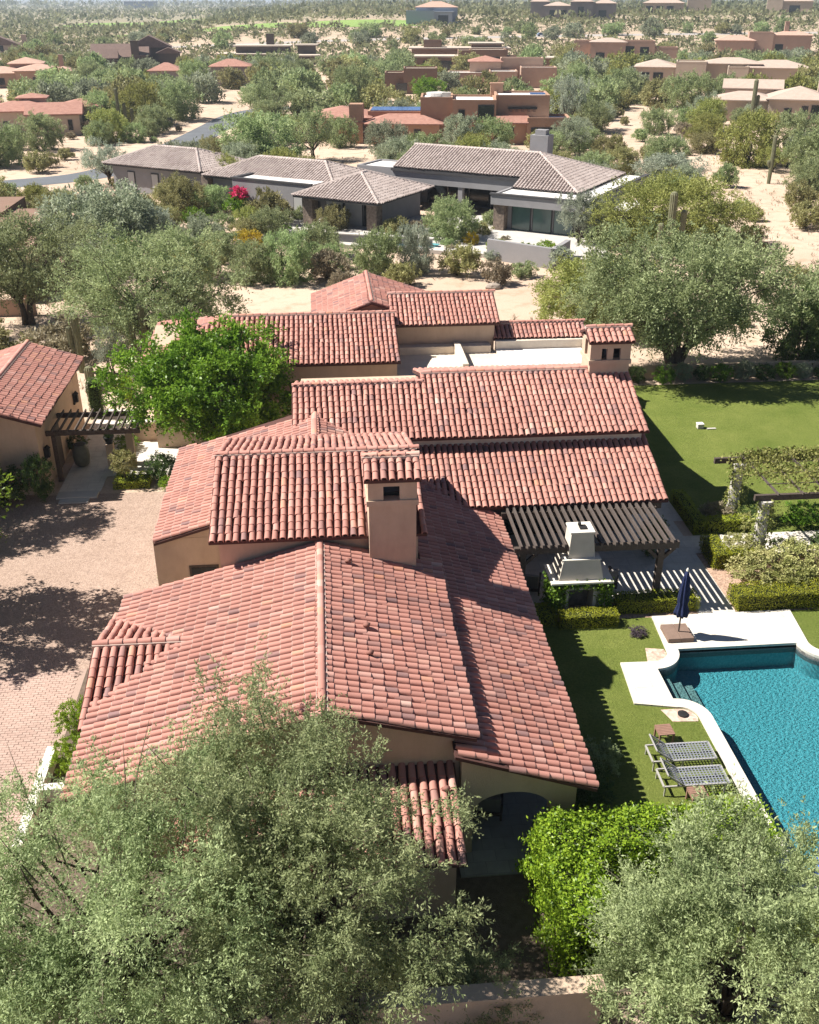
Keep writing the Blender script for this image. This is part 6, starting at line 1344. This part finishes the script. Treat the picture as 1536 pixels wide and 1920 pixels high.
def where(x, y):
    mx, my, n = min(MARKS, key=lambda q: math.hypot(x - q[0], (y - q[1]) * .8)); dx, dy = x - mx, y - my
    side = ('right of' if dx > 0 else 'left of') if abs(dx) > abs(dy) * .8 else ('behind' if dy > 0 else 'in front of')
    dd = math.hypot(dx, dy) / (.05 * y + 3); far_ = ' far' if dd > 3.2 else ' some way' if dd > 2.2 else ' a little' if dd > 1.2 else ' close by,'
    return (far_ + ' ' + side + ' the ' + n) if 'close' not in far_ else ' close ' + side.replace('right of', 'by, right of').replace('left of', 'by, left of') + ' the ' + n
ZONES = [ # y0, y1, count, kinds, width range, height/width, leaves, tree?, group, x range
 (76, 114, 26, ('mid0', 'mid1', 'mid2'), (3.0, 5.5), (.6, .8), ('lime', 'mesq', 'grey', 'palo', 'olive', 'sage'), 1, 'desert trees below the modern house', (-30, 2)),
 (62, 130, 140, ('shrub0', 'shrub1', 'shrub2'), (1.0, 2.9), (.55, .85), ('olive', 'olive', 'brown', 'mesq', 'sage', 'lime'), 0, 'desert shrubs around the modern house', None),
 (100, 190, 80, ('mid0', 'mid1', 'mid2', 'open0'), (4.0, 7.5), (.65, .85), ('lime', 'mesq', 'grey', 'palo', 'olive'), 1, 'desert trees of the near house row', None),
 (130, 215, 100, ('shrub0', 'shrub1', 'shrub2'), (1.2, 3.6), (.55, .85), ('olive', 'olive', 'brown', 'mesq', 'sage', 'lime'), 0, 'desert shrubs of the near house row', None),
 (190, 345, 200, ('far0', 'far1', 'far2'), (5.5, 11.0), (.62, .85), ('lime', 'mesq', 'mesq', 'palo', 'olive', 'grey'), 1, 'desert trees around the far houses', None),
 (215, 345, 50, ('dot0', 'dot1'), (2.2, 4.6), (.55, .8), ('olive', 'olive', 'brown', 'mesq', 'lime'), 0, 'desert shrubs around the far houses', None),
 (345, 500, 60, ('far0', 'far1', 'far2'), (5.5, 11.5), (.6, .8), ('lime', 'mesq', 'olive', 'grey'), 1, 'desert trees of the far plain', None),
]
for y0, y1, cnt, kinds, wr, hr, lv, tree, gp, xr in ZONES:
    n = tries = 0; mid = sum(wr) / 2
    while n < cnt and tries < cnt * 40:
        tries += 1
        y = y0 + (y1 - y0) * rnd.random() ** .9; x = rnd.uniform(*xr) if xr else rnd.uniform(-.52, .62) * (y + 12)
        w = rnd.uniform(*wr)
        if not in_frame(x, y) or not free(x, y, w / 2): continue
        if tree and y > 150 and hides(x, y) and rnd.random() < .85: continue
        if tree and (seg_d(x, y, ROAD_P) < 5.5 or seg_d(x, y + 11, ROAD_P) < 6): continue
        m = rnd.choice(lv); size = 'large' if w > mid * 1.15 else ('small' if w < mid * .85 else 'middling')
        if tree: nm, cat, lb = KIND[m][0], 'tree', size + ' ' + KIND[m][1] + where(x, y)
        else: nm, cat, lb = 'desert_shrub', 'shrub', size + ' ' + SHRUB[m] + ' desert shrub' + where(x, y)
        if lb in SEEN:
            q = sorted(MARKS, key=lambda q: math.hypot(x - q[0], (y - q[1]) * .8))[1]; lb = lb.replace('middling ', '') + ' towards ' + q[2]; lb = ' '.join(lb.split()[:16])
        SEEN.add(lb)
        plant(rnd.choice(kinds), nm, lb, cat, x, y, w, w * rnd.uniform(*hr), m, rnd.uniform(0, 6.28), gp); n += 1
# far scrub: one mass nobody could count
rng = np.random.default_rng(9); V_, F_, L_ = [], [], []; off = 0; HAZE = .00017
def far_patch(N, y0, y1, w0, w1, q, pw=1.0):
    global off
    y = y0 + (y1 - y0) * rng.uniform(size=N) ** pw; x = rng.uniform(-.64, .72, N) * y; w = rng.uniform(w0, w1, N)
    ok = np.array([not in_house(a, b_, 3) and not (454 + .08 * a < b_ < 478 + .08 * a and a > -60) and not any(((a - cx) / (rx * 1.05)) ** 2 + ((b_ - cy) / (ry * 1.05)) ** 2 < 1 for cx, cy, rx, ry in ((-150, 900, 52, 120), (-112, 960, 34, 170), (-40, 575, 34, 26), (22, 556, 40, 26), (-96, 575, 26, 18))) for a, b_ in zip(x, y)])
    x, y, w = x[ok], y[ok], w[ok]; N = len(x)
    if not N: return
    z = np.array([hz(a, b_) for a, b_ in zip(x, y)])
    d = unit(rng.normal(size=(N, q, 3))); d[..., 2] = np.abs(d[..., 2]) * .9; r = rng.uniform(.3, 1, (N, q, 1)) ** .5
    P = d * r * (w[:, None, None] * .5) * (1, 1, .8) + np.stack([x, y, z + w * .12], 1)[:, None]
    P = P.reshape(-1, 3); V, F = leaves_at(rng, P, d.reshape(-1, 3), np.repeat(w, q)[:, None] * .31, np.repeat(w, q)[:, None] * .19, .6)
    V_.append(V); F_.append(F + off); off += len(V); L_.append(np.clip(np.repeat(rng.uniform(0, 1, N), q) * .8 + rng.uniform(0, .25, N * q), 0, 1))
far_patch(5900, 335, 560, 1.4, 5.0, 17)
far_patch(4800, 520, 1000, 3.0, 8.0, 14)
far_patch(5200, 900, 2600, 6, 14, 10, 1.3)
far_patch(2500, 2400, 6500, 14, 34, 8, 1.4)
MIXL = leaf_mat('far_scrub_leaf', (.110, .140, .060), (.290, .300, .155), .35, .7, (.36, .34, .21))
o = inst('far_scrub', np_mesh('far_scrub', np.concatenate(V_), np.concatenate(F_), MIXL, ('lc', np.concatenate(L_)))); tag(o, 'distant desert scrub and trees out to the horizon', 'scrub', kind='stuff')
# dry tufts on the sand near the villa: uncountable ground cover
y = rng.uniform(55, 150, 9000); x = rng.uniform(-.5, .6, 9000) * (y + 10)
ok = np.array([seg_d(a, b_, ROAD_P) > 3.6 and not (b_ < 66 and -14 < a < 40) and not any(math.hypot(a - c[0], b_ - c[1]) < c[2] for c in CLEAR) for a, b_ in zip(x, y)]) & (np.sin(x * .33 + 1) * np.sin(y * .27) + rng.normal(size=9000) * .5 > .15)
x, y = x[ok], y[ok]; k = 7; P = np.stack([np.repeat(x, k), np.repeat(y, k), np.full(len(x) * k, .02)], 1) + rng.normal(size=(len(x) * k, 3)) * (.14, .14, .02)
V, F = leaves_at(rng, P, np.tile((0, 0, 1.0), (len(P), 1)), .34, .05, .45)
o = inst('dry_grass', np_mesh('dry_grass', V, F, LM['brown'], ('lc', rng.uniform(.2, 1, len(P))))); tag(o, 'dry grass tufts on the desert sand behind the villa', 'grass', kind='stuff')

# ------------------------------------------------------------------ desert haze
m = bpy.data.materials.new('thin_haze'); m.use_nodes = True; N = m.node_tree.nodes; N.remove(N['Principled BSDF'])
pv_ = N.new('ShaderNodeVolumePrincipled'); pv_.inputs['Color'].default_value = (.76, .87, 1, 1); pv_.inputs['Density'].default_value = HAZE; pv_.inputs['Anisotropy'].default_value = .2
m.node_tree.links.new(pv_.outputs[0], N['Material Output'].inputs['Volume'])
o = MB().box(-9400, 9400, -120, 14400, -7, 110).build('haze', m); tag(o, 'thin pale haze over the desert plain', 'haze', kind='stuff')
